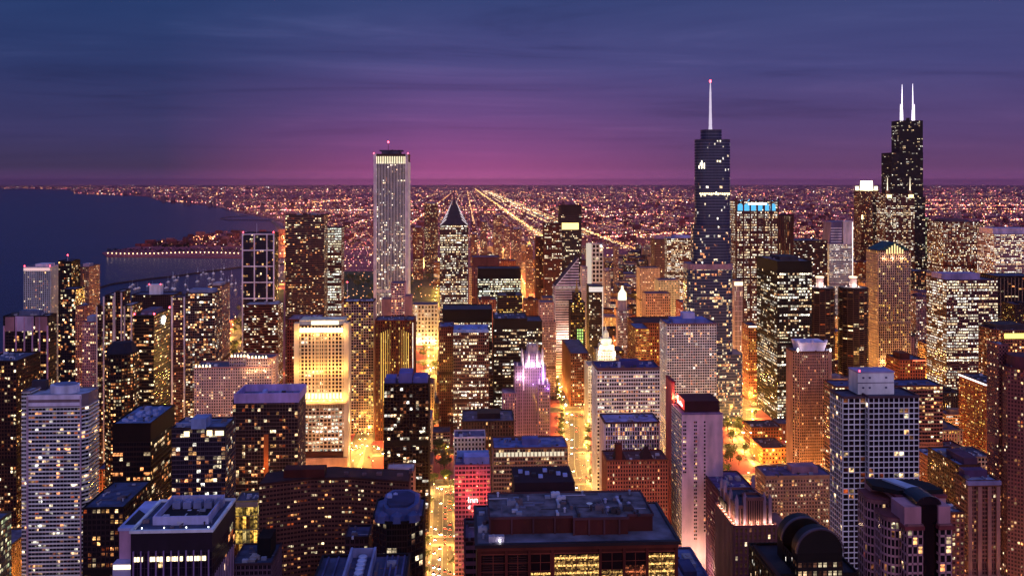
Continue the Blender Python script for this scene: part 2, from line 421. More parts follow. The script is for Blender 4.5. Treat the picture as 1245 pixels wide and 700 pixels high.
tag(poly_obj('ground', land_poly, 0, flat_mat('glow_tinted_ground', (.26, .035, .055), (.46, .09, .10), .004, .9, detail=9), skirt=6), kind='structure')  # reddish lamp glow of the city is put into the ground colour
def in_land(X, Y):
    X = np.asarray(X); Y = np.asarray(Y); ins = np.zeros(X.shape, bool); n = len(land_poly)
    for i in range(n):
        x1, y1 = land_poly[i]; x2, y2 = land_poly[(i + 1) % n]
        if y1 == y2: continue
        c = ((Y < y1) != (Y < y2)) & (X < (x2 - x1) * (Y - y1) / (y2 - y1) + x1); ins ^= c
    return ins

ASPH = flat_mat('asphalt', (.055, .05, .05), (.085, .075, .07), .25, .7)
PAVE = flat_mat('pavement_concrete', (.20, .18, .16), (.28, .25, .22), .4, .85)
PAINT = flat_mat('road_paint', (.6, .58, .5), (.75, .72, .65), 1, .6)
GRASS = flat_mat('lawn_grass', (.02, .045, .012), (.04, .075, .02), .05, .95)
LAMPS = []   # (x, y, group, power)
CARS = []
def strip(pts, w, z, name, mat, off=0.0, kind='structure', skirt=0):
    V = []; Fc = []
    for i, p in enumerate(pts):
        a = Vector(pts[max(i - 1, 0)]); b = Vector(pts[min(i + 1, len(pts) - 1)]); d = (b - a).normalized(); n = Vector((-d.y, d.x))
        for sgn in (-1, 1):
            q = Vector(p) + n * (off + sgn * w / 2); V.append((q.x, q.y, z))
        if i: Fc.append((2 * i - 2, 2 * i, 2 * i + 1, 2 * i - 1) if True else 0)
    me = bpy.data.meshes.new(name)
    Fc = [f[::-1] for f in Fc]
    if skirt:
        n0 = len(V); V += [(a, b, c - skirt) for a, b, c in V]
        for i in range(2, n0, 2): Fc += [(i - 2, i, n0 + i, n0 + i - 2), (i + 1, i - 1, n0 + i - 1, n0 + i + 1)]
    me.from_pydata(V, [], Fc); me.materials.append(mat); me.update()
    if me.polygons and me.polygons[0].normal.z < 0: me.flip_normals()
    o = link(name, me); tag(o, kind=kind); return o
def walk(pts, step):
    out = []; carry = 0
    for a, b in zip(pts, pts[1:]):
        L_ = math.dist(a, b); t = carry
        while t < L_:
            out.append((a[0] + (b[0] - a[0]) * t / L_, a[1] + (b[1] - a[1]) * t / L_, math.atan2(b[1] - a[1], b[0] - a[0]))); t += step
        carry = t - L_
    return out
def road(pts, w, z=.12, lamps=0, power=1.0, group='street lamps', marks=True, cars=0, side=True, pave=5.0):
    strip(pts, w, z, 'road', ASPH)
    if pave:
        for sgn in (-1, 1): strip(pts, pave, z + .13, 'pavement', PAVE, off=sgn * (w + pave) / 2, skirt=.2)
    if marks:
        A = Acc()
        for (x, y, a) in walk(pts, 9):
            dx, dy = math.cos(a), math.sin(a); nx, ny = -dy, dx
            for o in (-w / 4, 0, w / 4):
                cx, cy = x + nx * o, y + ny * o; q = [(-1.5, -.12), (1.5, -.12), (1.5, .12), (-1.5, .12)] if o else [(-4.4, -.12), (4.4, -.12), (4.4, .12), (-4.4, .12)]
                A.quads([[(cx + dx * u + nx * v, cy + dy * u + ny * v, z + .02) for u, v in q]])
        tag(A.build('road_markings', PAINT), kind='structure')
    if lamps:
        for i, (x, y, a) in enumerate(walk(pts, lamps)):
            sgn = (1, -1)[i % 2]; o = w / 2 + 1.2
            LAMPS.append((x - math.sin(a) * o * sgn, y + math.cos(a) * o * sgn, a + (math.pi / 2 if sgn < 0 else -math.pi / 2), group, power))
    for _ in range(cars):
        CARS.append((pts, w))
def bend(*p): return list(p)
MICH = [(92, 300), (106, 700), (111, 873), (116, 960), (128, 1060), (142, 1180), (150, 1330), (158, 1500), (160, 2500), (150, 4200)]
road(MICH, 24, lamps=24, power=1.0, group='street lamps along the boulevard', cars=110)
COLB = [(-17, 300), (-18, 690), (-21, 850), (-21, 900)]
road(COLB, 17, lamps=18, power=.5, group='street lamps along the yellow side street', cars=34)
COL2 = [(-36, 1130), (-48, 1400), (-62, 1800), (-70, 2600)]
road(COL2, 17, lamps=40, power=1.2, group='street lamps along the far avenue', cars=10)
RIGHT = [ground(*p) for p in ((1010, 640), (965, 592), (935, 565), (912, 540), (900, 515), (903, 490), (908, 460), (908, 430), (905, 400))]
road(RIGHT, 26, lamps=22, power=1.8, group='street lamps along the curving road', cars=30)
for i, (y, w) in enumerate(((760, 14), (905, 14), (1010, 14), (1190, 18), (1290, 13), (1400, 14), (1520, 13), (1640, 13), (1760, 13), (1900, 14))):
    x0, x1 = (-360, 900) if y < 1300 else (-130, 1100)
    road([(x0, y), (x1, y)], w, z=.32 + .02 * i, lamps=38, power=.6, group='street lamps along the cross streets', marks=False)
for i, x in enumerate((-330, -215, -120, 225, 330, 440, 555, 670, 790)):
    road([(x, 560 if abs(x) > 200 else 700), (x, 1250 if x < 0 else 2400)], 12, z=.62 + .02 * i, lamps=40, power=.6, group='street lamps along the side streets', marks=False)
# ramps and the park drive on the left
for i, pp in enumerate([((418, 600), (424, 560), (436, 530), (450, 508), (462, 495)), ((446, 600), (447, 560), (452, 530), (468, 512)),
           ((428, 548), (440, 541), (455, 543), (470, 552)), ((200, 478), (240, 474), (300, 470)), ((200, 462), (300, 456), (350, 452))]):
    road([ground(*p) for p in pp], 9, z=.90 + .03 * i, lamps=26, power=.4, group='street lamps along the ramps', marks=False, cars=8, pave=0)
road([ground(*p) for p in ((1262, 700), (1225, 672), (1190, 652), (1150, 632))], 16, z=1.1, lamps=12, power=3.0, group='street lamps below the brown towers', cars=10)
road([ground(*p) for p in ((-20, 712), (10, 690), (40, 672), (80, 655))], 12, z=1.14, lamps=22, power=1.2, group='street lamps in the near corner', cars=6)
DRIVE = [ground(*p) for p in ((283, 436), (290, 405), (297, 382), (312, 366), (330, 352), (352, 330), (352, 300), (345, 282), (330, 268))]
road(DRIVE, 26, z=1.2, lamps=55, power=1.5, group='street lamps along the lakeside drive', marks=False, pave=0)
# elevated roadway over the river front
A = Acc(); ex0, ey = ground(424, 497); ex1 = pxX(604, ey)
A.box(ex0, ex1, ey - 9, ey + 9, 6.5, 8.0); A.box(ex0, ex1, ey - 9.3, ey - 9, 6.5, 9.1); A.box(ex0, ex1, ey + 9, ey + 9.3, 6.5, 9.1)
for i in range(12):
    x = ex0 + (i + .5) * (ex1 - ex0) / 12; A.box(x - 1, x + 1, ey - 7, ey - 5, 0, 6.5); A.box(x - 1, x + 1, ey + 5, ey + 7, 0, 6.5)
tag(A.build('elevated_road', wallm((.42, .38, .34))), 'pale concrete elevated road on paired piers crossing behind the dark apartment tower', 'elevated road')
for i in range(14): LAMPS.append((ex0 + (i + .5) * (ex1 - ex0) / 14, ey - 16, 0, 'street lamps beside the elevated road', 1.6))
tag(strip([(ex0 - 200, ey + 62), (ex1 + 500, ey + 62)], 52, .9, 'river', flat_mat('river_water', (.004, .008, .02), (.006, .01, .03), .01, .12, bump=.4)), kind='structure')
# parks
tag(poly_obj('park', [ground(*p) for p in ((384, 330), (534, 330), (540, 372), (384, 378))], .5, GRASS), kind='structure')
tag(poly_obj('lakeside_park', [ground(*p) for p in ((283, 400), (298, 372), (312, 352), (345, 352), (345, 400), (300, 440), (283, 440))], .6, GRASS), kind='structure')
# breakwater and harbour jetty
def jetty(name, pix, w, label):
    P = [ground(*p) for p in pix]; A = Acc()
    for a, b in zip(P, P[1:]):
        a, b = np.array(a), np.array(b); L_ = np.linalg.norm(b - a); d = (b - a) / L_; n = np.array([d[1], -d[0]])
        A.slabs(a - d, d, n, [0], [L_ + 2], [-4], [.6], [-w / 2], [w / 2])
        A.slabs(a - d, d, n, [0], [L_ + 2], [.6], [1.5], [-w / 5], [w / 5])
    tag(A.build(name, wallm((.05, .05, .09))), label, 'breakwater')
jetty('breakwater', [(118, 350), (135, 345), (175, 339.5), (215, 335), (250, 330), (296, 324), (345, 320)], 5, 'long dark low breakwater curving across the harbour water')
jetty('breakwater', [(352, 268.5), (310, 267.4), (278, 267.6), (268, 265.5), (278, 263.5), (300, 262.3)], 14, 'thin hooked breakwater off the far shore right of the lake')

def boat_mesh():
    A = Acc(); A.prism([(-1.4, -4), (0, -5.6), (1.4, -4), (1.5, 3.5), (-1.5, 3.5)], -.2, 1.0, [(-1.7, -4.2), (0, -6.2), (1.7, -4.2), (1.7, 3.8), (-1.7, 3.8)])
    return A.mesh('hull', wallm((.75, .72, .75)))
def cabin_mesh():
    A = Acc(); A.prism([(-1.1, -2), (1.1, -2), (1.2, 2.2), (-1.2, 2.2)], 1.0, 2.4, [(-.8, -1.2), (.8, -1.2), (1.1, 2), (-1.1, 2)]); A.cyl(0, -1.5, .12, .06, 1, 11, 5)
    return A.mesh('cabin', wallm((.8, .78, .8)))
hm, cm = boat_mesh(), cabin_mesh()
n = 0; rr = random.Random(5)
while n < 58:
    px = rr.uniform(158, 344); py = rr.uniform(322, 352); lim = 350 - (px - 118) * .165
    if py < lim - 3 + 4 or (px > 300 and py > 336): continue
    x, y = ground(px, py); o = empty('moored_boat', (x, y, -2.3), rr.uniform(-.5, .5)); s = rr.uniform(1.3, 1.9); o.scale = (s, s, s)
    tag(o, 'small pale boat moored in the dark harbour behind the breakwater', 'boat', 'boats moored in the harbour')
    link('hull', hm, o); link('cabin', cm, o); n += 1
# ------------------------------------------------------------------ the towers of the skyline
GRIDW = dict(pf=.26, sf=.34, pp=.45, sp=.35)
RIBS = dict(pf=.38, sf=.30, pp=.7, sp=.12)
BANDS = dict(pf=.06, sf=.42, pp=.05, sp=.35)
GLASS = dict(pf=.06, sf=.12, pp=.08, sp=.08)
PUNCH = dict(pf=.5, sf=.5, pp=.06, sp=.05)
FLOODS = []
def flood(x, y, z, e, c=(1, .72, .3), r=1.0): FLOODS.append((x, y, z, e, c, r))
def arr_floods(parent, name='floodlight'):
    """floodlights fixed to a building: a small lamp housing that glows, with its light"""
    for (x, y, z, e, c, r) in FLOODS:
        A = Acc(); A.box(-.4, .4, -.3, .3, -.2, .2); f = A.build(name, emis(c, 12), parent, (x, y, z))
        l = bpy.data.lights.new('flood_light', 'POINT'); l.energy = e; l.color = c; l.shadow_soft_size = r
        o = bpy.data.objects.new('flood_light', l); COL.objects.link(o); o.parent = parent; o.location = (x, y - .1, z + .9)
    FLOODS.clear()

# --- far towers
def aon(b):
    hw, h, D = b.hw, b.h, b.D
    for sx in (-1, 1):                                        # solid corner piers
        A = Acc(); A.box(sx * hw - 4.2 if sx > 0 else -hw - .4, hw + .4 if sx > 0 else -hw + 4.2, -.9, 4, 0, h + 1); A.build('corner_pier', wallm((.62, .56, .60)), b.root)
    A = Acc(); A.box(-hw + 12, hw - 14, 8, D - 8, h, h + 6); A.box(-hw + 8, hw - 10, 14, D - 14, h + 6, h + 8); A.build('penthouse', wallm((.12, .14, .2)), b.root)
    b.units(8, -hw + 9, hw - 9, 8, D - 8, h + 6, DARK, 2.5)
    b.pole('antenna', -6, 20, h + 8, h + 22, .5, wallm((.3, .1, .15))); b.beacon(-6, 20, h + 20, 1.6)
    b.beacon(-hw, 0, h + 1, 1.1); b.beacon(hw, 0, h + 1, 1.1)
    A = Acc()
    for i in range(17):
        x = -hw + 5 + i * (2 * hw - 10) / 16; A.box(x - .55, x + .55, -1.0, -.75, h - 15, h - 3)
    A.build('crown_lights', emis((1, .86, .55), 1.7), b.root)
T('tower', 'tallest white marble tower with thin vertical ribs and red topped aerial', 454.5, 496, 188, 1500, 58, (.10, .08, .10), frame=(.90, .84, .88), fh=4.0, bw=3.1, pf=.34, sf=.38, pp=.6, sp=0,
  lit=.55, pal='pale', row=.25, run=2, es=2.4, base=0, top=12, dens=lambda f: np.where(f < .72, .85, .22), post=aon)

def two_pru(b):
    hw, h, D = b.hw, b.h, b.D; A = Acc(); hh = pyZ(243, b.X, b.Y)
    # stepped chevron gables under a tall spire
    for k in range(5):
        t = k / 5; A.prism([(-hw * (1 - t), D * t / 2), (hw * (1 - t), D * t / 2), (hw * (1 - t), D * (1 - t / 2)), (-hw * (1 - t), D * (1 - t / 2))],
                h + (hh - h) * t * .93, h + (hh - h) * (t + .2), [(-hw * (1 - t - .16), D * (t + .16) / 2), (hw * (1 - t - .16), D * (t + .16) / 2), (hw * (1 - t - .16), D * (1 - (t + .16) / 2)), (-hw * (1 - t - .16), D * (1 - (t + .16) / 2))])
    A.build('stepped_roof', wallm((.09, .07, .12), .4), b.root)
    A = Acc()
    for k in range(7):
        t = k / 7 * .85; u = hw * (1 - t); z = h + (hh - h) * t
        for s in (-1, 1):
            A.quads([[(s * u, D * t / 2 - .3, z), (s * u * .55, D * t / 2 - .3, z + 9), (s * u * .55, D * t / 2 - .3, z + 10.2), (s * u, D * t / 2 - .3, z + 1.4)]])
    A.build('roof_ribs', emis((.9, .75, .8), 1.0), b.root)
    A = Acc(); A.cyl(0, D / 2, 1.4, .15, hh - 4, pyZ(227, b.X, b.Y + D / 2), 6); A.build('spire', wallm((.2, .15, .2)), b.root)
T('tower', 'dark tower with chevron stepped pyramid roof and needle spire', 535, 569, 274, 1440, 42, (.10, .065, .075), fh=4.0, bw=2.6, pf=.35, sf=.4, pp=.5, sp=.2, lit=.7, pal='pale', row=.7, run=4, es=2.4, post=two_pru)

def trump():
    Y = 1110; xc = pxX(872, Y); b = B('tower', 'silver blue glass tower with stepped rounded shoulders and white spire', xc, Y, D=40, w=50)
    def oval(x0, x1, D, y0=0, r=None, k=6):
        r = r or D / 2; pts = []
        for (cx, cy, a0) in ((x0 + r, y0 + r, 180), (x1 - r, y0 + r, 270), (x1 - r, y0 + D - r, 0), (x0 + r, y0 + D - r, 90)):
            pts += [(cx + r * math.cos(R(a0 + 90 * i / k)), cy + r * math.sin(R(a0 + 90 * i / k))) for i in range(k + 1)]
        return pts
    def lx(px): return pxX(px, Y) - xc
    def z(py): return pyZ(py, xc, Y)
    st = dict(fh=3.9, bw=2.2, pf=.08, sf=.22, pp=.10, sp=.12, lit=.14, pal='mix', row=.8, run=3, es=1.8)
    b.mass(oval(lx(834), lx(905), 44, r=9), 0, z(432), **dict(st, lit=.28, pal='warm'))
    b.mass(oval(lx(838), lx(893.5), 38, 2, r=10), z(432), z(322), **dict(st, lit=.26, pal='warm'))
    b.mass(oval(lx(846.5), lx(893), 34, 4, r=13), z(322), z(275), **dict(st, lit=.08))
    b.mass(oval(lx(850.5), lx(892.5), 30, 6, r=13), z(275), z(170), **dict(st, lit=.03, pal='pale'))
    b.mass(oval(lx(858), lx(882), 22, 10, r=8), z(170), z(158), **dict(st, lit=.0))
    for py, h, w0, w1 in ((432, 5.5, 834, 905), (322, 6, 838, 893.5)):
        A = Acc(); A.prism(oval(lx(w0) - .3, lx(w1) + .3, 44 if py > 400 else 38.6, 0 if py > 400 else 1.7, r=9.5), z(py) - h, z(py) + .8); A.build('setback_band', wallm((.34, .25, .33), .4), b.root)
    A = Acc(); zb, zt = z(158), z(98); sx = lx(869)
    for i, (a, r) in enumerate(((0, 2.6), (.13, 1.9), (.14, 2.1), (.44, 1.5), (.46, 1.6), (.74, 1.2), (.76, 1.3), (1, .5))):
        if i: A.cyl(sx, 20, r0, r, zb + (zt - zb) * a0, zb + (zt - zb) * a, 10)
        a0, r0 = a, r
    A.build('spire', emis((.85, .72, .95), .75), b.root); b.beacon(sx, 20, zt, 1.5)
    A = Acc()
    for i in range(5): A.box(lx(851) + i * 1.6, lx(851) + i * 1.6 + 1, 5.2, 5.6, z(205) + (i % 2) * 4, z(205) + 4 + (i % 3) * 3)
    A.build('ledge_lights', emis((1, .88, .65), 4), b.root)
    A = Acc()
    for i in range(14): A.box(lx(852) + i * 2.8, lx(852) + i * 2.8 + 2.2, 5.7, 5.95, z(236.5) - (i % 3) * .6, z(234.5)); 
    A.build('lit_floor', emis((1, .8, .5), 2), b.root)
    b.done((.12, .13, .20), (.17, .19, .30), (.05, .07, .16), roof=(.2, .18, .26), frough=.35)
    IDB.append((Y, 838, 905, 165, 530, 'silver glass tower'))
trump()

def willis():
    Y = 2215; xc = pxX(1103, Y); b = B('tower', 'tallest black stepped tower with twin white aerials', xc, Y, D=66, w=84)
    def lx(px): return pxX(px, Y) - xc
    def z(py): return pyZ(py, xc, Y)
    st = dict(fh=3.95, bw=4.6, pf=.22, sf=.4, pp=.3, sp=.2, lit=.09, pal='pale', row=.9, run=2, es=1.5)
    b.rect(lx(1094), lx(1122), 0, 44, z(186), z(147), **dict(st, lit=.14)); b.rect(lx(1084), lx(1122), -1, 55, z(240), z(186), **st)
    b.rect(lx(1076), lx(1124), -3, 68, 0, z(240), **dict(st, lit=.13)); b.rect(lx(1124), lx(1130), 4, 60, 0, z(265), **dict(st, lit=.6, pal='green'))
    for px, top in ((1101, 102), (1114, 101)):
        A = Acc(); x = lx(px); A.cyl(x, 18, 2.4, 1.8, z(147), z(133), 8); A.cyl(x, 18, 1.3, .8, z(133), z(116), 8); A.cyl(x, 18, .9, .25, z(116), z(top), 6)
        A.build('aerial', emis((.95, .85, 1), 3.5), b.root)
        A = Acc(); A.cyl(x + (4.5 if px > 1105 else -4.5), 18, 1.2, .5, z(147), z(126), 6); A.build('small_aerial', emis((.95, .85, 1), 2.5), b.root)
    A = Acc(); A.cyl(lx(1107), 14, 5, 4.5, z(147), z(143), 12); A.build('penthouse', wallm((.06, .05, .06)), b.root)
    b.done(BLACK, (.016, .013, .015), roof=ROOFD); IDB.append((Y, 1076, 1130, 147, 380, 'black stepped tower'))
willis()

def att(b):
    hw, h, D = b.hw, b.h, b.D
    for x in (-hw + 6, hw - 8):
        A = Acc(); A.box(x - 3, x + 3, 2, 8, h, h + 8); A.build('corner_turret', wallm((.3, .2, .15)), b.root)
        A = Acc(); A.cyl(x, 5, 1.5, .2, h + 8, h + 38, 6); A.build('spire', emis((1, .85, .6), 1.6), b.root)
    A = Acc(); A.box(-hw + 2, -hw + 13, -.9, -.6, h - 8, h - 1); A.box(hw - 14, hw - 3, -.9, -.6, h - 8, h - 1); A.build('crown_lights', emis((1, .7, .3), 3), b.root)
T('tower', 'brown office tower with two lit corner spires in front of the black stepped tower', 1077, 1112, 236, 1960, 45, (.09, .045, .045), lit=.42, pal='pale', row=.7, run=2, fh=4, bw=3.6, es=2.0, post=att)
def w311(b):
    hw, h, D = b.hw, b.h, b.D
    A = Acc(); A.cyl(0, D / 2, hw * .68, hw * .60, h, h + 27, 16); A.build('lit_drum', emis((1, .95, .60), 5.0, True), b.root)
    for sx in (-1, 1):
        for v in (.16, .84):
            A = Acc(); A.cyl(sx * hw * .78, D * v, 4.2, 4.2, h, h + 12, 10); A.build('lit_turret', emis((1, .9, .45), 3.5, True), b.root)
    A = Acc(); A.box(-hw + 1, -hw + 5, -1, -.7, h - 78, h - 66); A.box(hw - 5, hw - 1, -1, -.7, h - 78, h - 66); A.build('ledge_lights', emis((1, .8, .4), 4), b.root)
T('tower', 'slim brown tower with brilliant white glowing drum crown', 1047, 1069, 232, 2420, 46, (.13, .06, .06), lit=.3, pal='warm', fh=4, bw=3.4, pf=.3, post=w311, es=1.8)
def leo(b):
    hw, h, D = b.hw, b.h, b.D; A = Acc()
    for i in range(6):
        x0 = -hw + 2 + i * (2 * hw - 4) / 6; x1 = x0 + (2 * hw - 4) / 6 - 2.2; xm = (x0 + x1) / 2; r = (x1 - x0) / 2
        P = [(x0, -1.3, h - 14), (x1, -1.3, h - 14)] + [(xm + r * math.cos(R(a)), -1.3, h - 7 + r * math.sin(R(a))) for a in range(0, 181, 30)]
        A.poly(P)
    A.build('crown_lights', emis((.05, .5, .9), 1.1), b.root)
    A = Acc(); A.box(-hw + 18, hw - 18, -1.6, -1.35, h - 5, h - 2); A.build('roof_sign', emis((.85, .95, 1), 2.5), b.root)
    for i in range(7):
        x = -hw + i * 2 * hw / 6; A = Acc(); A.box(x - 1, x + 1, -1.5, 2, 0, h + (5 if i % 2 == 0 else 3)); A.build('pilaster', wallm((.14, .07, .08)), b.root)
    for i in range(5): FLOODS.append((-hw + 8 + i * (2 * hw - 16) / 4, 4, h + 1, 9000, (.1, .55, 1), 1))
    arr_floods(b.root)
T('tower', 'office tower crowned by six glowing blue arches', 895, 946, 245, 1350, 40, (.13, .06, .07), lit=.85, pal='pale', row=.75, run=4, fh=4.1, bw=2.6, pf=.22, sf=.42, es=2.0, post=leo, dens=lambda f: np.where((f > .2), 1, .2))
T('tower', 'dark brown faceted tower with amber vertical light strips', 937, 967, 262, 1440, 36, (.08, .035, .03), lit=.9, pal='warm', fh=12, bw=3.4, pf=.62, sf=.1, pp=.6, sp=0, row=.1, run=1, es=.8, chamfer=8, dens=lambda f: .75)
T('office_slab', 'low flat topped dark office block with blue grey roof left of the sloped white tower', 948, 1006, 293, 1560, 60, (.07, .035, .04), lit=.22, pal='pale', **BANDS)
def slope(b):
    hw, h, D = b.hw, b.h, b.D; h2 = pyZ(270, b.X, b.Y); A = Acc()
    P = lambda x, z: (x, z)
    prof = [(-hw + 1, h), (-hw + 5, h2), (hw * .15, h2 + 2), (hw * .15, h)]
    for y in (2, D - 2): A.poly([(x, y, z) for x, z in (prof if y == 2 else prof[::-1])])
    for (x0, z0), (x1, z1) in zip(prof, prof[1:]): A.quads([[(x0, 2, z0), (x0, D - 2, z0), (x1, D - 2, z1), (x1, 2, z1)]])
    A.build('sloped_top', wallm((.20, .17, .3), .35), b.root)
    A = Acc()
    for k in range(6): A.box(-hw + 4, hw * .1, 1.5, 1.95, h + 4 + k * 5, h + 5.6 + k * 5)
    A.build('sloped_top_rows', wallm((.75, .7, .75)), b.root)
    b.block('stair_tower', hw * .2, hw, 0, D * .6, 0, h2 + 2, (.62, .56, .58))
    A = Acc(); A.box(hw - .9, hw - .1, -.6, -.1, 30, h2); A.build('edge_light', emis((1, .86, .8), 2.2), b.root)
T('tower', 'white banded tower with one sloped shoulder beside the slim glowing tower', 1008, 1037, 297, 1640, 40, (.55, .48, .52), lit=.5, pal='pale', fh=4.2, bw=2.8, pf=.3, sf=.42, row=.7, run=4, es=1.6, post=slope)
T('office_tower', 'black office slab full of lit rows, the biggest one left of the twin round towers', 945, 987, 318, 1115, 78, BLACK, roof=(.16, .18, .26), fh=3.95, bw=3.4, pf=.16, sf=.38, pp=.35, sp=.12, lit=.5, pal='pale', row=.85, run=5,
  es=2.3, top=14, units=5, dens=lambda f: np.where(f > .9, .8, 1), pent=(.2, .75, .2, .7, 5, (.1, .1, .14)))

def marina(px, label):
    Y = 1215; X = pxX(px, Y); b = B('round_tower', label, X, Y + 18, D=20, w=36, group=None); r = 19.5; h = pyZ(352, X, Y)
    k = 16; pts = [(r * math.cos(R(360 * i / k - 90)), r * math.sin(R(360 * i / k - 90))) for i in range(k)]
    b.mass(pts, 0, h, fh=2.9, bw=7.8, pf=.14, sf=.34, pp=.2, sp=.9, lit=.16, pal='warm', es=1.8, run=1, row=.3)
    A = Acc(); A.cyl(0, 0, r * .92, r * .92, h, h + 2, 24); A.build('roof_disc', wallm((.12, .13, .18)), b.root)
    A = Acc(); A.cyl(0, 0, 5, 5, h + 2, h + 15, 16); A.build('service_core', wallm((.75, .6, .58)), b.root)
    A = Acc(); A.cyl(0, 0, 5.6, 5.6, h + 14.6, h + 16.2, 16); A.build('core_ring', emis((1, .72, .42), 2.2), b.root)
    for a in (60, 170, 250, 300): FLOODS.append((9 * math.cos(R(a)), 9 * math.sin(R(a)), h + 3, 2500, (1, .75, .6), .6))
    arr_floods(b.root)
    b.done((.09, .06, .055), (.17, .11, .095)); IDB.append((Y, px - 19, px + 19, 345, 500, label))
marina(1003, 'round balcony tower with lit core, left one of the twin pair'); marina(1044, 'round balcony tower with lit core, right one of the twin pair')

def gable(b):
    hw, h, D = b.hw, b.h, b.D; z1 = pyZ(295, b.X, b.Y); A = Acc()
    for y, f in ((-.4, 1), (D, -1)): A.poly([(-hw - 1, y, h), (hw + 1, y, h), (0, y, z1)][::f])
    A.quads([[(-hw - 1.5, -1, h), (0, -1, z1 + .6), (0, D, z1 + .6), (-hw - 1.5, D, h)], [(0, -1, z1 + .6), (hw + 1.5, -1, h), (hw + 1.5, D, h), (0, D, z1 + .6)]])
    A.build('gabled_roof', wallm((.03, .16, .19), .6), b.root)
    A = Acc()
    for i in range(-3, 4): A.box(i * 4 - .9, i * 4 + .9, -1.1, -.7, h - 4, h + (z1 - h) * (1 - abs(i) / 4.6) - 2)
    A.build('gable_lights', emis((1, .7, .28), 1.6), b.root)
    for i in range(4): FLOODS.append((-hw + 6 + i * 12, -4, 30, 12000, (1, .5, .16), 1))
    for i in range(3): FLOODS.append((-hw * .7 + i * 14, -3, h - 12, 5000, (1, .6, .3), 1))
    arr_floods(b.root)
T('tower', 'stone tower with green gabled roof and glowing lattice front', 1068, 1107, 305, 1330, 40, (.14, .07, .05), frame=(.50, .40, .38), fh=4, bw=3.8, pf=.26, sf=.26, pp=.8, sp=.5, lit=.3, pal='gold', es=1.3, glass=(.03, .01, .01), post=gable)
T('office_tower', 'broad brown office block blazing with lit rows under a lilac penthouse', 1151, 1213, 341, 1165, 52, (.15, .08, .09), roof=(.1, .09, .14), fh=4.0, bw=3.0, pf=.2, sf=.38, sp=.5, lit=.8, pal='pale', row=.6, run=6,
  es=2.6, pent=(.0, .76, .25, .75, 8, (.42, .34, .50)))
T('office_tower', 'distant wide office block crowded with golden windows', 1147, 1197, 270, 1960, 70, (.16, .07, .06), lit=.7, pal='pale', fh=4.2, bw=4.2, run=3, es=2.2, pent=(.1, .6, .2, .8, 6, (.2, .15, .2)))
T('office_tower', 'pale roofed office tower at the right edge with bright banded floors', 1209, 1262, 285, 1750, 60, (.30, .20, .22), roof=CONC, lit=.62, pal='pale', fh=4.2, bw=3.5, row=.7, run=4, pf=.12, sf=.45, es=2.3, pent=(0, .9, .1, .9, 12, (.55, .45, .55)))
T('office_tower', 'dark block with beige vertical piers at the right edge', 1212, 1260, 336, 1380, 45, (.05, .025, .025), frame=(.42, .30, .22), fh=4, bw=5.6, pf=.16, sf=.5, pp=.8, sp=.0, lit=.12, pal='warm', top=2)
T('round_fronted_building', 'squat dark block with glowing yellow windows under its roof at the right edge', 1211, 1262, 402, 1040, 45, (.20, .09, .07), lit=.35, pal='warm', fh=4, bw=3.5, chamfer=9, pent=(.1, .8, .2, .8, 6, (.10, .09, .13)),
  post=lambda b: (lambda A: (A.box(-b.hw + 10, b.hw - 10, -.9, -.5, b.h - 9, b.h - 3), A.build('lit_arcade', emis((1, .78, .15), 2.0), b.root)))(Acc()))
T('office_tower', 'narrow dark tower left of the broad blazing office block', 1108, 1126, 330, 1500, 40, (.05, .03, .04), lit=.4, pal='warm', fh=4, bw=3.5)

# --- left of the marble tower
def frame4(b):
    hw, h = b.hw, b.h; A = Acc()
    for u in (0, .38, .78, 1): x = -hw + u * 2 * hw; A.box(x - .8, x + .8, -1.3, -.4, 0, h)
    for k in range(9): z = h - k * 22; A.box(-hw, hw, -1.25, -.4, z - 1.6, z)
    A.build('white_frame', wallm((.68, .62, .70)), b.root)
    b.pole('antenna', -hw * .2, 10, h, h + 14, .25)
T('tower', 'white framed dark tower with big grid bays at the harbour edge', 295, 333, 284, 1260, 30, (.02, .02, .05), glass=(.02, .028, .07), lit=.12, pal='warm', fh=3.4, bw=3, pf=.12, sf=.16, pp=.2, sp=.15, post=frame4, beacons=2)
T('tower', 'brown banded tower standing right in front of the white framed tower', 297, 338, 371, 1140, 30, (.14, .05, .045), lit=.3, pal='pale', fh=3.4, bw=3, units=3, roof=CONC, **BANDS)
T('tower', 'very wide dark banded slab with white tanks on its roof', 347, 394, 262, 1290, 32, (.13, .085, .09), lit=.26, pal='warm', fh=3.3, bw=2.6, units=6, pf=.1, sf=.45, sp=.5, pp=.08, es=2.0)
T('tower', 'slender tower of stacked bright white floors joined to the wide dark slab', 395, 415, 277, 1360, 30, (.16, .09, .09), lit=.8, pal='white', fh=4.1, bw=3, row=.9, run=6, es=2.0, pf=.08, sf=.45)
T('office_block', 'plain red brown block with a flat mauve roof behind the floodlit tower', 349, 388, 389, 1020, 40, (.17, .045, .035), roof=(.30, .17, .22), lit=.12, pal='warm', fh=4, bw=3.5, pf=.4, sf=.4)

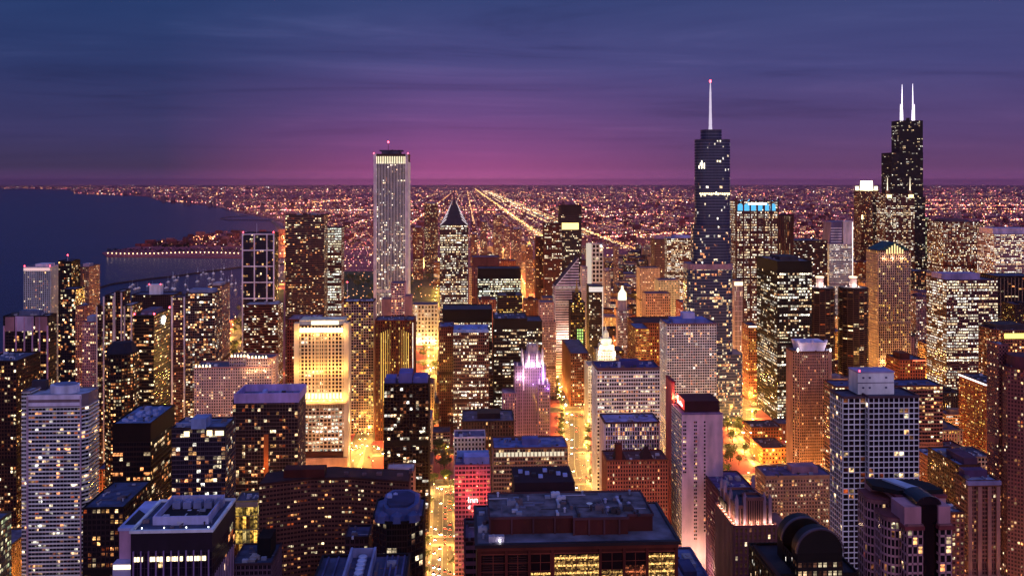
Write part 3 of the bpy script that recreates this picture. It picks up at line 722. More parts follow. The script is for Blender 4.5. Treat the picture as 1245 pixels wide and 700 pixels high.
def gold(b):
    hw, h, D = b.hw, b.h, b.D; zs = pyZ(486, b.X, b.Y); zb = pyZ(548, b.X, b.Y)
    for sx in (-1, 1):
        b.block('corner_tower', sx * hw - 2.6, sx * hw + 2.6, -1.8, 6, 0, h + 3, (.66, .58, .46))
    A = Acc()
    for i in range(13):
        x = -hw + 4 + i * (2 * hw - 8) / 12; A.box(x - .35, x + .35, -1.5, -.3, zs, h)
    A.build('pilasters', wallm((.68, .62, .48)), b.root)
    A = Acc(); A.box(-hw + 2, hw - 2, 2, D - 6, h, h + 5.5); A.build('penthouse', wallm((.7, .66, .52)), b.root)
    A = Acc(); A.box(-hw - 1, hw + 1, -5, -.5, zs - 3, zs); A.build('setback_ledge', wallm((.6, .52, .42)), b.root)
    A = Acc(); A.box(-hw + 3, hw - 3, -1.9, -1.6, h - 6, h - 1.8); A.box(-hw + 14, hw - 8, 1.6, 1.9, h + .8, h + 4.4); A.build('crown_lights', emis((1, .93, .58), 2.4), b.root)
    A = Acc()
    for i in range(12): x = -hw + 5.2 + i * (2 * hw - 10.4) / 11; A.box(x - 1.0, x + 1.0, -1.3, -1.0, zs + 1.5, zs + 7)
    A.build('ledge_lights', emis((1, .90, .50), 1.8), b.root)
    b.block('base_wall', -hw - 2, hw + 1, -3, D, 0, zb - 6, (.42, .28, .24)); b.block('base_top', -hw - 1, hw, -1.5, D, zb - 6, zb, (.10, .035, .04))
    for i in range(8): FLOODS.append((-hw + 3 + i * (2 * hw - 6) / 7, -6, zs + .8, 5000, (1, .50, .11), .6))
    for i in range(5): FLOODS.append((-hw + 3 + i * (2 * hw - 6) / 4, -8, zs + 30, 7500, (1, .50, .11), .6))
    for i in range(4): FLOODS.append((-hw + 4 + i * (2 * hw - 8) / 3, -7, h - 8, 5500, (1, .52, .13), .6))
    for z_, e in ((8, 5000), (34, 5000), (64, 4000), (94, 3000)): FLOODS.append((hw + 6, 3, z_, e, (1, .78, .35), .8))
    for i in range(3): FLOODS.append((-hw + 8 + i * 16, -22, 3, 6000, (1, .55, .3), .8))
    arr_floods(b.root)
T('tower', 'floodlit cream tower glowing gold above its dark ribbed lower half', 361, 421, 396, 905, 30, (.09, .05, .03), frame=(.66, .55, .42), fh=4, bw=4.6, pf=.24, sf=.34, pp=.7, sp=.15, lit=.55, pal='white', row=.9, run=3, es=1.8, glass=(.05, .03, .03), post=gold,
  dens=lambda f: np.where(f > .62, .25, 1))
def flag(b):
    b.pole('flagpole', -b.hw + 4, 2, b.h, b.h + 24, .35); b.beacon(-b.hw + 4, 2, b.h + 23, .7)
T('tower', 'white framed block with gold lit bays and a flagpole, right of the floodlit tower', 418, 454, 367, 1090, 26, (.10, .05, .04), frame=(.5, .38, .38), lit=.5, pal='gold', fh=3.5, bw=3.6, pf=.18, sf=.22, pp=.4, sp=.3, es=1.6, post=flag, roof=CONC)
def ribs_lit(b):
    hw, h = b.hw, b.h; A = Acc()
    for i in range(14):
        x = -hw + 6 + i * (2 * hw - 12) / 13; zt = h - 6 - abs(i - 6.5) * 1.2; A.box(x - .5, x + .5, -.35, -.15, 36 + abs(i - 6) * 2, zt)
    A.build('light_strips', emis((1, .62, .12), 1.3), b.root)
    A = Acc(); A.box(hw - 1.2, hw - .3, -.9, -.6, 40, h - 2); A.build('edge_light', emis((1, .85, .7), 2.2), b.root)
T('hotel', 'red brown hotel with glowing golden vertical strips', 457, 503, 390, 1060, 34, (.20, .06, .035), frame=(.18, .055, .04), fh=4, bw=3.3, pf=.55, sf=.3, pp=1.0, sp=.05, lit=.3, pal='gold', run=1, es=1.5, post=ribs_lit)
T('tower', 'low stepped pale tower in front of the white marble tower', 476, 492, 345, 1300, 30, (.36, .24, .28), fh=3.6, bw=3, lit=.3, pal='warm', post=lambda b: [b.block('lower_wing', -b.hw - 14, -b.hw - .1, 2, 28, 0, b.h - 22, (.34, .22, .26)), b.block('lower_wing', b.hw + .1, b.hw + 10, 2, 28, 0, b.h - 18, (.34, .22, .26))])
T('hall', 'low floodlit pale hall glowing yellow between marble tower and spired tower', 500, 532, 371, 1680, 40, (.75, .66, .5), lit=1.2, pal='pale', fh=7, bw=6, es=1.4, pf=.4, sf=.4,
  post=lambda b: ([FLOODS.append((-b.hw + 4 + i * 9, -5, 6, 9000, (1, .72, .26), 1)) for i in range(5)], arr_floods(b.root)))

# --- lakeside cluster on the left
T('tower', 'white ribbed tower with bright pink roofline at the water, the left one', 29, 61, 325, 1255, 32, (.62, .54, .58), fh=3.2, bw=3.0, pf=.4, sf=.3, pp=.6, sp=.1, lit=.22, pal='warm', pent=(.35, .85, .2, .8, 4, (.75, .62, .68)), beacons=2,
  post=lambda b: (lambda A: (A.box(-b.hw, b.hw, -.9, -.65, b.h - 4.5, b.h - .6), A.build('crown_lights', emis((1, .62, .62), .8), b.root)))(Acc()))
T('tower', 'thin black tower between the two pale lakeside towers', 71, 87, 318, 1200, 26, (.025, .015, .018), lit=.3, pal='warm', fh=3.2, bw=2.8, pf=.2, sf=.3, post=lambda b: (b.pole('antenna', 0, 8, b.h, b.h + 8), b.beacon(0, 8, b.h + 7, .9)))
T('tower', 'navy glass tower in front of the thin black lakeside tower', 74, 92, 352, 1120, 26, (.04, .04, .08), lit=.25, pal='warm', fh=3.2, bw=2.8, **GLASS)
T('tower', 'tan checkered tower with pink roofline at the water, the right one', 89, 108, 325, 1235, 36, (.34, .20, .16), fh=3.1, bw=2.6, pf=.35, sf=.38, pp=.3, sp=.3, lit=.28, pal='warm', pent=(.4, .8, .3, .7, 4, (.5, .4, .45)), beacons=1)
def capsules(b):
    hw, h = b.hw, b.h; A = Acc()
    for u in (-.95, -.42, -.05, .3, .62, .97): A.box(hw * u - .6, hw * u + .6, -1.1, -.2, 0, h - (8 if abs(u) > .9 else 0))
    A.build('pale_piers', wallm((.50, .34, .46)), b.root)
    b.block('parapet_panel', -hw * .45, hw * .35, -.8, .0, h - 13, h + .6, (.52, .42, .55)); b.block('parapet_panel', -hw * .9, -hw * .5, -.7, .0, h - 13, h, (.40, .24, .27)); b.block('parapet_panel', hw * .42, hw * .95, -.7, .0, h - 13, h, (.40, .24, .27))
T('apartment_tower', 'broad mauve tower with stepped dark roof near the left edge', 4, 59, 385, 845, 16, (.05, .03, .045), lit=.24, pal='warm', fh=3.1, bw=3, pf=.1, sf=.25, roof=(.12, .14, .22), units=7, post=capsules,
  pent=[(.3, .75, .25, .75, 5, (.20, .22, .33)), (.1, .3, .4, .8, 3, (.12, .14, .2))])
T('apartment_tower', 'orange pink slender tower behind the mauve tower', 92, 103, 373, 1030, 24, (.42, .19, .14), lit=.3, pal='warm', fh=3.1, bw=2.6, pf=.45, sf=.3)
T('apartment_tower', 'pink tower with blue grey cap beside the orange pink one', 100, 117, 392, 985, 24, (.42, .22, .24), lit=.3, pal='warm', fh=3.1, bw=2.6, pf=.45, sf=.3, pent=(.2, .9, .2, .8, 6, (.4, .4, .5)))
def zigzag(b):
    hw, h = b.hw, b.h
    b.rect(-hw * .62, -hw * .05, 4, 24, h, h + 10, fh=3.2, bw=3, lit=.2, pal='warm', pf=.15, sf=.2); b.rect(hw * .02, hw * .42, 2, 24, h, h + 14, fh=3.2, bw=3, lit=.2, pal='warm', pf=.15, sf=.2)
    A = Acc()
    for u, z in ((-1, 0), (-.6, 10), (-.04, 10), (.04, 14), (.42, 14), (.6, 0), (1, 0)): A.box(hw * u - .7, hw * u + .7, -1.0, -.2, 0, h + z)
    A.build('white_piers', wallm((.66, .55, .52)), b.root)
T('apartment_tower', 'stepped tower outlined by white piers with warm windows', 118, 160, 372, 955, 30, (.10, .06, .06), lit=.45, pal='warm', fh=3.1, bw=2.8, pf=.15, sf=.25, post=zigzag, roof=CONC)
T('apartment_tower', 'wide dark slab with a white chimney block on its roof by the harbour', 160, 212, 359, 1160, 30, (.06, .035, .05), lit=.15, pal='warm', fh=3.1, bw=3, post=lambda b: (b.block('chimney_block', -6, 8, 4, 14, b.h, b.h + 13, (.75, .7, .75)), b.beacon(-6, 4, b.h + 13, .7), b.beacon(8, 4, b.h + 13, .7)))
def oval_sign(b):
    hw, h, D = b.hw, b.h, b.D; A = Acc(); P = []
    A.poly([(hw + .9, D * .55 + 6.5 * math.cos(R(a)), h - 7.5 + 4.2 * math.sin(R(a))) for a in range(0, 360, 20)])
    A.build('roof_sign', emis((1, .95, .95), 3), b.root)
    b.beacon(-hw, 1, b.h + 1, .9); b.beacon(hw, 1, b.h + 1, .9); b.beacon(hw, D, b.h + 1, .9)
T('apartment_tower', 'dark banded tower with a white oval sign near its top', 163, 187, 384, 880, 46, (.05, .035, .035), frame=(.10, .08, .06), lit=.25, pal='warm', fh=3.2, bw=3, chamfer=0, post=oval_sign, pent=(.2, .8, .2, .8, 4, (.2, .18, .28)), **BANDS)
T('apartment_tower', 'black tower with octagonal hipped roof and rows of warm windows', 124, 158, 432, 770, 28, (.03, .015, .02), lit=.65, pal='warm', fh=3.1, bw=3, pf=.3, sf=.4, chamfer=7,
  post=lambda b: (lambda A: (A.prism([(-b.hw + 6, 0), (b.hw - 6, 0), (b.hw, 6), (b.hw, 22), (b.hw - 6, 28), (-b.hw + 6, 28), (-b.hw, 22), (-b.hw, 6)], b.h, b.h + 9, [(-5, 9), (5, 9), (8, 12), (8, 17), (5, 20), (-5, 20), (-8, 17), (-8, 12)]), A.build('hipped_roof', wallm((.05, .05, .10)), b.root)))(Acc()))
T('apartment_tower', 'grey violet slab with two white piers on its left side', 209, 224, 362, 1055, 26, (.14, .08, .10), lit=.35, pal='warm', fh=3.1, bw=2.8, pf=.3, sf=.35, post=lambda b: [b.block('white_pier', u * b.hw - .9, u * b.hw + .9, -1.2, -.2, 0, b.h + 1, (.7, .64, .7)) for u in (-.95, 1.05)])
T('apartment_tower', 'wide grey apartment slab with many warm windows facing the harbour', 226, 261, 357, 1050, 30, (.12, .10, .13), lit=.4, pal='mix', fh=3.1, bw=3, pf=.12, sf=.3, units=4, pent=(.05, .9, .2, .8, 4, (.35, .35, .45)))
T('apartment_tower', 'taller stone topped tower just behind the wide grey slab', 253, 270, 348, 1130, 36, (.26, .17, .16), lit=.4, pal='warm', fh=3.1, bw=3, pent=(.2, .8, .2, .8, 3, (.6, .5, .5)))
def crown_row(x0, x1, y, z):
    def f(b):
        A = Acc(); n = max(3, int((x1 - x0) / 3))
        for i in range(n): x = x0 + (i + .5) * (x1 - x0) / n; A.cyl(x, y, .9, .4, z, z + 2.2, 6)
        A.build('crown_lights', emis((1, .82, .4), 5), b.root)
    return f
def hotel(b):
    hw, h, D = b.hw, b.h, b.D; k = dict(fh=3.1, bw=2.9, pf=.45, sf=.45, pp=.15, sp=.1, lit=.18, pal='warm', run=1)
    zl, zr = h + 9, h + 8
    b.rect(hw * -.12, hw * .42, 4, 26, h, zl, **k); b.mass([(hw * .34, 1), (hw * .9, 1), (hw * 1.05, 7), (hw * 1.05, 24), (hw * .34, 26)], 0, zr, **dict(k, lit=.3))
    crown_row(-hw, -hw * .55, .2, h + 1)(b); crown_row(-hw * .1, hw * .4, 4, zl + 1)(b); crown_row(hw * .36, hw * .9, 1.4, zr + 1)(b)
    for i in range(3): FLOODS.append((hw * .4 + i * 8, -4, zr - 12 + i, 1800, (1, .62, .25), .6))
    arr_floods(b.root)
T('hotel', 'stepped pink stone hotel with rows of lights on its rooflines', 236, 330, 447, 900, 30, (.50, .30, .30), fh=3.1, bw=2.9, pf=.45, sf=.45, pp=.15, sp=.1, lit=.16, pal='warm', run=1, post=hotel)
T('parking_garage', 'low building with glowing yellow decks left of the stepped hotel', 205, 234, 452, 1270, 30, (.55, .35, .2), fh=6, bw=20, pf=.04, sf=.4, lit=1, pal='gold', es=1.4, row=0)

# --- the near left
T('glass_block', 'green yellow glowing glass block in the bottom left corner', -60, -12, 642, 560, 25, (.2, .17, .13), lit=1.4, pal='green', fh=3.6, bw=3.2, pf=.12, sf=.3, es=1.1, row=0)
T('apartment_tower', 'dark narrow tower at the left edge behind the white banded tower', -24, 20, 440, 740, 40, (.06, .03, .03), lit=.18, pal='warm', fh=3.2, bw=3)
def gtower(b):
    hw, h, D = b.hw, b.h, b.D
    A = Acc(); P = [(x * hw * .55 + 2, 12 + 7 * y) for x, y in [(math.cos(R(a)), math.sin(R(a))) for a in range(0, 360, 20)]]; A.prism(P, h, h + 5.5); A.build('curved_penthouse', wallm((.62, .62, .75)), b.root)
    A = Acc(); A.prism([(x * .8 + 1, 13 + (y - 13) * .7) for x, y in P], h + 5.5, h + 6.4); A.build('penthouse_cap', wallm((.25, .28, .42)), b.root)
    b.rect(-hw - 5.6, -hw + .3, 3, 22, 0, h + 2, fh=3.1, bw=2.9, lit=.2, pal='warm', pf=.05, sf=.36, sp=.7, pp=.1)
    b.block('roof_fin', -hw - 5.8, -hw + 4, 18, 23, h, h + 7, (.10, .10, .16))
    A = Acc(); A.box(-hw - .3, hw + .3, -1.0, -.3, h - 2.4, h + .8); A.box(-hw + .4, hw, -.9, -.3, h - 7, h - 4.6); A.build('roof_bands', wallm((.66, .62, .72)), b.root)
    A = Acc(); A.box(-hw - .5, -hw + .6, -1.3, -.1, 0, h); A.box(hw - .7, hw + .2, -1.2, -.1, 0, h); A.build('corner_piers', wallm((.52, .42, .50)), b.root)
xc_, w_, h_ = geo(34, 99, 481, 655); b = B('apartment_tower', 'white banded apartment tower with curved rooftop penthouse', xc_, 655, D=24, w=w_); b.hw = w_ / 2; b.h = h_; b.D = 24; hw = b.hw
b.mass([(-hw, 0), (hw, 0), (hw + 3.4, 4), (hw + 3.4, 21), (hw, 24), (-hw, 24)], 0, h_, fh=3.1, bw=3.05, pf=.05, sf=.36, pp=.05, sp=.75, lit=.22, pal='mix', es=2.0, run=2, row=.3, indiv=96, mull=1, top=8)
gtower(b); b.done((.30, .25, .29), (.84, .80, .86), roof=(.34, .36, .48)); reg(34, 99, 481, 655, 32, xc_, w_, h_, 'white banded tower')

def roofstuff(n, c=CONC, sz=2.2): return lambda b: b.units(n, -b.hw * .7, b.hw * .7, b.D * .15, b.D * .85, b.h, c, sz)
T('office_tower', 'black brown slab with cluttered blue roof and streaks of light on its right side', 137, 183, 516, 640, 52, (.035, .012, .012), roof=(.10, .16, .34), lit=.2, pal='warm', fh=3.7, bw=3, pf=.08, sf=.34, row=.8, run=3, top=12, indiv=60,
  post=roofstuff(14, (.35, .4, .6), 2.0), es=2.2)
T('office_block', 'low dark block with blue roof behind the white topped hospital', 101, 150, 618, 575, 50, (.03, .015, .03), roof=(.05, .07, .16), lit=.3, pal='warm', fh=3.7, bw=3.4, pf=.3, sf=.35, indiv=60)
def glassy(b):
    hw, h, D = b.hw, b.h, b.D
    b.block('penthouse', -hw * .28, hw * .28, -.4, D * .5, h, h + 6.5, (.30, .36, .55)); b.block('terrace_wall', -hw, -hw * .3, D * .3, D * .35, h, h + 2, (.3, .34, .5))
    A = Acc(); A.box(-hw + 8, -hw + 11.5, -.6, -.3, h - 5, h - 1.5); A.box(hw - 12, hw - 8.5, -.6, -.3, h - 4.5, h - 1); A.box(hw - 6.5, hw - 1, -.6, -.3, h - 4.5, h - 1.4); A.build('lit_windows', emis((1, .82, .45), 2.2), b.root)
T('apartment_tower', 'blue black glass tower with steel blue rooftop box left of the mauve topped tower', 209, 274, 521, 610, 26, (.06, .05, .08), frame=(.15, .13, .19), glass=(.02, .022, .04), lit=.22, pal='mix', fh=3.2, bw=3.3, pf=.08, sf=.22, pp=.2, sp=.35,
  indiv=96, post=glassy, roof=(.10, .13, .24), mull=2, es=2.0)
def mauve(b):
    hw, h, D = b.hw, b.h, b.D; m = (.44, .36, .62)
    b.block('parapet_wall', -hw + 1, hw + 1, -.6, 0.4, h - 1.5, h + 6, m); b.block('parapet_wall', -hw + 1, -hw + 2, .4, D, h - 1, h + 5, m); b.block('parapet_wall', hw, hw + 1, .4, D, h - 1, h + 5, m); b.block('parapet_wall', -hw + 2, hw, D - 1, D, h, h + 5.5, m)
    b.units(4, -hw * .5, hw * .6, 6, D - 6, h, (.35, .4, .65), 2.5)
    A = Acc(); A.box(-hw * .04, hw * .1, -.8, -.4, 8, h * .8); A.build('stair_strip', wallm((.55, .22, .08)), b.root)
    for z_ in (20, 50, 80): FLOODS.append((hw * .03, -9, z_, 2600, (1, .45, .15), 1))
    arr_floods(b.root)
T('apartment_tower', 'grid fronted apartment tower with mauve boxed parapet and amber rooms', 283, 362, 487, 715, 34, (.08, .05, .05), frame=(.20, .15, .17), lit=.30, pal='warm', fh=3.1, bw=3.0, pf=.12, sf=.16, pp=.25, sp=.3, indiv=96, post=mauve, es=1.7,
  dens=lambda f: np.where(f > .75, .5, 1.0), roof=(.12, .14, .28))

def hospital(b):
    hw, h, D = b.hw, b.h, b.D; W_ = (.66, .68, .90)
    def ring(x0, x1, y0, y1, z0, z1, t, nm='roof_parapet', c=W_):
        A = Acc(); A.box(x0, x1, y0, y0 + t, z0, z1); A.box(x0, x1, y1 - t, y1, z0, z1); A.box(x0, x0 + t, y0 + t, y1 - t, z0, z1); A.box(x1 - t, x1, y0 + t, y1 - t, z0, z1); A.build(nm, wallm(c), b.root)
    ring(-hw - .6, hw + .6, -.6, D + .6, h - .4, h + 1.0, 1.5); ring(-hw * .62, hw * .78, 9, D - 3, h, h + 4.2, .8, 'plant_screen', (.46, .46, .66))
    b.block('plant_floor', -hw * .58, hw * .74, 10, D - 4, h + .4, h + .8, (.03, .03, .06))
    for i in range(5): 
        A = Acc(); x = -hw * .35 + i * 5.4; A.box(x - 2, x + 2, D - 14, D - 9, h + .8, h + 4); A.cyl(x, D - 11.5, 1.6, 1.6, h + 4, h + 4.9, 12); A.build('cooling_tower', wallm((.28, .30, .45), .5), b.root)
    for i in range(6): b.pole('railing_post', -hw * .3 + i * 4.4, D - 6.5, h + .8, h + 6, .12)
    # wing on the left with its sloped skylight
    b.block('side_wing', -hw - 8.5, -hw - .7, 8, D + 2, 0, h - 2, (.50, .34, .46)); b.block('wing_roof', -hw - 9, -hw - .7, 7.5, D + 3, h - 2, h - .6, (.42, .45, .68))
    A = Acc(); A.prism([(-hw - 7.5, 12), (-hw - 1.6, 12), (-hw - 1.6, 26), (-hw - 7.5, 26)], h - .6, h + 2.5, [(-hw - 4.6, 16), (-hw - 4.2, 16), (-hw - 4.2, 24), (-hw - 4.6, 24)]); A.build('skylight', wallm((.05, .05, .09), .3), b.root)
    b.block('terrace_ledge', -hw - 9.5, -hw - .3, 2, 8, 0, h - 16, (.42, .40, .55))
    A = Acc()
    for i in range(11):
        x = -hw + 1.5 + i * (2 * hw - 3) / 10
        A.box(x - .3, x + .3, -1.1, -.3, 0, h - 9)
    A.build('fins', wallm((.30, .22, .38)), b.root)
    A = Acc()
    for i in range(22):
        x = -hw + 1.4 + i * (2 * hw - 4) / 22
        if i not in (3, 4, 9, 15): A.box(x, x + 1.25, -.6, -.3, h - 14.2, h - 12.0)
    A.box(-hw - 9, -hw - .8, 1.6, 1.9, h - 18.6, h - 16.6); A.build('lit_floor', emis((1, .78, .45), 2.6), b.root)
    for i in range(4):
        A = Acc(); x = -hw * .8 + i * hw * .55; A.cyl(x, 4, .25, .25, h + .3, h + .8, 6); A.build('deck_light', emis((.9, .95, 1), 8), b.root)
    A = Acc()
    for i in range(12): A.box(hw + .35, hw + .8, 3 + i * 3.2, 3.6 + i * 3.2, 0, h - 22)
    A.build('side_fins', wallm((.40, .30, .44)), b.root)
T('office_block', 'violet fronted block with white rimmed roof well and cooling plant, bottom left', 159, 258, 646, 452, 43, (.05, .035, .085), frame=(.08, .055, .12), glass=(.012, .01, .03), lit=.05, pal='warm', fh=4.2, bw=4.0, pf=.08, sf=.1, pp=.15, sp=.1, para=0, roof=(.05, .06, .12), indiv=40, post=hospital, top=10)
T('pavilion', 'small cream lit lobby block right of the violet fronted block', 286, 313, 610, 640, 20, (.55, .42, .22), lit=3, fh=11, bw=3.4, pf=.10, sf=.08, es=1.3, pal='gold', row=0, post=lambda b: (lambda A: (A.box(-b.hw - .5, b.hw + .5, -1.5, -.2, b.h - 3, b.h), A.build('canopy', wallm((.5, .42, .4)), b.root)))(Acc()))

def slabpent(b):
    hw, h, D = b.hw, b.h, b.D; b.block('penthouse', -hw * .45, -hw * .05, 3, 12, h, h + 5, (.12, .03, .035)); b.block('cornice', -hw - .4, hw + .4, -1.2, -.3, h - 2.2, h + .6, (.20, .06, .06))
def wideslab():
    Y = 575; x0, xm, x1 = pxX(315, Y), pxX(402, Y + 14), pxX(497, Y); h = pyZ(589, xm, Y); xc = (x0 + x1) / 2
    b = B('apartment_block', 'long dark brown apartment block folded inward at its middle', xc, Y, D=34, w=x1 - x0); b.hw = (x1 - x0) / 2; b.h = h; b.D = 34
    P = [(x0 - xc, 0), (xm - xc - 12, 10), (xm - xc + 14, 10), (x1 - xc, 0), (x1 - xc, 22), (xm - xc, 32), (x0 - xc, 22)]
    k = dict(fh=3.05, bw=2.6, pf=.3, sf=.5, pp=.12, sp=.3, lit=.2, pal='warm', es=2.0, run=2, row=.5)
    b.mass(P, 0, h, indiv=99, **k)
    A = Acc(); A.prism([(x, y + 2) for x, y in P], h + .5, h + .9); A.build('roof_deck', wallm((.09, .05, .08)), b.root)
    b.block('penthouse', -34, -8, 12, 22, h, h + 6, (.13, .035, .04)); b.units(5, 5, 50, 12, 20, h + .9, (.2, .15, .2), 2)
    b.done((.10, .04, .035), (.22, .12, .11), roof=(.07, .04, .07)); IDB.append((Y, 315, 497, 585, 900, 'long folded block'))
wideslab()
def darktower(b):
    hw, h, D = b.hw, b.h, b.D; c = (.16, .18, .42)
    for x0, x1, z in ((-.98, -.5, 4), (-.35, .25, 9), (.3, .95, 5)): b.block('penthouse', x0 * hw, x1 * hw, 2, D * .7, h, h + z, c)
    b.units(4, -hw * .8, hw * .8, 2, 8, h + 4, (.3, .32, .5), 1.5)
T('apartment_tower', 'black apartment tower with royal blue rooftop boxes and scattered bright rooms', 467, 521, 467, 780, 34, (.022, .010, .016), glass=(.01, .006, .012), lit=.20, pal='pale', fh=3.1, bw=3.3, pf=.16, sf=.2, pp=.3, sp=.15, indiv=96, post=darktower, roof=(.06, .07, .2), es=2.2)
T('low_block', 'low pale roofed building at the foot of the black apartment tower', 470, 503, 574, 742, 22, (.30, .18, .16), roof=(.55, .50, .52), lit=.4, pal='pale', fh=4, bw=4, pent=(.05, .9, .1, .5, 3, (.5, .45, .55)))
def octa(b):
    hw, h, D = b.hw, b.h, b.D; c = (.12, .16, .34)
    P = [(-hw * .5, 6), (hw * .5, 6), (hw * .85, 14), (hw * .85, D - 10), (hw * .4, D - 3), (-hw * .4, D - 3), (-hw * .7, D - 10), (-hw * .7, 14)]
    A = Acc(); A.prism(P, h, h + 4.5, [(x * .95, 18 + (y - 18) * .95) for x, y in P]); A.build('octagonal_drum', wallm((.12, .17, .36), .5), b.root)
    A = Acc(); A.prism([(x * .72, 17 + (y - 18) * .72) for x, y in P], h + 4.5, h + 5.6); A.build('drum_cap', wallm((.07, .10, .24)), b.root)
    for x, y in ((hw * .62, 3.5), (-hw * .62, 3.5), (0, 2.5)):
        A = Acc(); A.cyl(x, y, 3.6, 3.0, h, h + 3, 6); A.cyl(x, y, 3.0, .6, h + 3, h + 4.6, 6); A.build('roof_turret', wallm(c, .5), b.root)
    b.units(4, -6, 8, 12, 24, h + 5.6, (.4, .45, .65), 1.2)
T('apartment_tower', 'dark tower with steel blue octagonal stepped roof left of the yellow street', 452, 513, 636, 430, 38, (.022, .02, .035), roof=(.10, .13, .28), lit=.16, pal='pale', fh=3.1, bw=3.2, pf=.12, sf=.2, chamfer=7, indiv=90, post=octa, es=2.2)
def trough(b):
    hw, h, D = b.hw, b.h, b.D
    b.block('screen_wall', -hw * .36, -hw * .31, 0, D, h, h + 3.5, (.32, .34, .5)); b.block('screen_wall', hw * .18, hw * .23, 0, D, h, h + 3.5, (.32, .34, .5)); b.block('screen_wall', -hw * .31, hw * .18, D - .6, D, h, h + 3.2, (.28, .3, .46))
    for i in range(7):
        A = Acc(); y = 2.5 + i * (D - 6) / 6; A.cyl(-hw * .06, y, 1.5, 1.5, h, h + 1.6, 14); A.cyl(-hw * .06, y, 1.6, 1.2, h + 1.6, h + 1.9, 14); A.build('cooling_fan', wallm((.50, .53, .68), .4), b.root)
    for u in (-.62, -.85, .5, .62, .75, .9): b.block('roof_ridge', hw * u - .3, hw * u + .3, 0, D - 2, h, h + 1.2, (.14, .15, .30))
T('office_tower', 'near rooftop with a railed row of pale cooling fans at the bottom', 378, 492, 716, 300, 26, (.03, .03, .06), roof=(.06, .065, .14), lit=.1, pal='warm', fh=3.6, bw=3.2, indiv=20, post=trough)
T('podium', 'small dark roof block between the folded block and the octagonal roof', 420, 448, 654, 470, 16, (.06, .035, .07), roof=(.07, .06, .14), lit=.05, pal='warm')
T('low_rise', 'low dark roof with a black stair box beside the small lit lobby', 282, 330, 686, 545, 30, (.14, .10, .15), roof=(.05, .06, .12), lit=.05, pal='warm', pent=(.55, .9, .3, .8, 12, (.02, .02, .04)), units=4)
# --- centre
T('office_tower', 'red brown ribbed flank tower left of the pale blue roofed grid tower', 534, 551, 398, 1085, 40, (.16, .05, .04), fh=3.8, bw=3, pf=.5, sf=.3, pp=.7, sp=.05, lit=.15, pal='warm', roof=(.08, .10, .22))
def blueroof(b):
    b.units(14, -b.hw * .85, b.hw * .85, 3, b.D - 3, b.h, (.30, .42, .70), 1.6)
    b.block('roof_screen', -b.hw, b.hw, -.5, .4, b.h, b.h + 3.4, (.24, .33, .62)); b.block('roof_screen', -b.hw, b.hw, b.D - .4, b.D, b.h, b.h + 3.4, (.24, .33, .62))
T('office_tower', 'brown grid tower with cluttered pale blue roof in the centre', 551, 594, 404, 1010, 34, (.16, .09, .08), roof=(.22, .34, .62), fh=3.9, bw=2.7, pf=.3, sf=.34, pp=.3, sp=.3, lit=.45, pal='pale', row=.85, run=4, es=2.2, post=blueroof, indiv=0)
T('office_tower', 'black banded office tower behind the pale blue roofed one', 538, 598, 377, 1190, 50, BLACK, fh=4, bw=3, lit=.42, pal='pale', row=.6, run=3, top=16, roof=(.03, .04, .07), es=1.9)
T('office_tower', 'black office tower with dim lit rows directly left of the carved gothic tower', 601, 641, 388, 1095, 50, (.03, .018, .022), fh=4, bw=3.2, lit=.62, pal='pale', row=.9, run=4, top=12, roof=(.045, .05, .09), es=1.8, pf=.12, sf=.5)
T('office_tower', 'lower black flat topped block behind the carved gothic tower', 634, 659, 391, 1200, 46, (.025, .02, .03), fh=4, bw=3.2, lit=.35, pal='pale', row=.8, run=3, top=9, roof=(.05, .06, .1))
T('office_tower', 'black slab with brilliant greenish white floors', 581, 633, 327, 1500, 44, (.015, .015, .018), fh=4.1, bw=2.8, lit=1.0, pal='white', row=1.0, run=9, pf=.06, sf=.5, es=2.2, top=16, roof=(.05, .05, .08))
T('office_tower', 'purple brown blank topped tower behind the greenish lit black slab', 574, 607, 313, 1620, 40, (.17, .085, .12), fh=4, bw=3.5, lit=.08, pal='warm', pf=.5, roof=(.15, .12, .18), top=18)
T('tower', 'tall dark glass tower with one glowing gold floor band, centre skyline', 681, 707, 250, 1860, 36, (.035, .03, .06), glass=(.015, .015, .035), fh=4, bw=3, lit=.15, pal='pale', row=.8, run=4, top=18, post=lambda b: (lambda A: (A.box(-b.hw + 2, b.hw - 6, -.7, -.4, pyZ(279, b.X, b.Y), pyZ(271, b.X, b.Y)), A.build('lit_floor', emis((1, .75, .25), 2.0), b.root)))(Acc()))
T('tower', 'shorter dark red tower adjoining the tall dark glass tower', 662, 683, 272, 1800, 34, (.10, .03, .03), fh=4, bw=3, lit=.25, pal='pale', row=.8, run=3)
T('tower', 'brown tower stepping down left of the dark red tower', 652, 664, 289, 1830, 34, (.09, .03, .03), fh=4, bw=3.2, lit=.12, pal='warm')
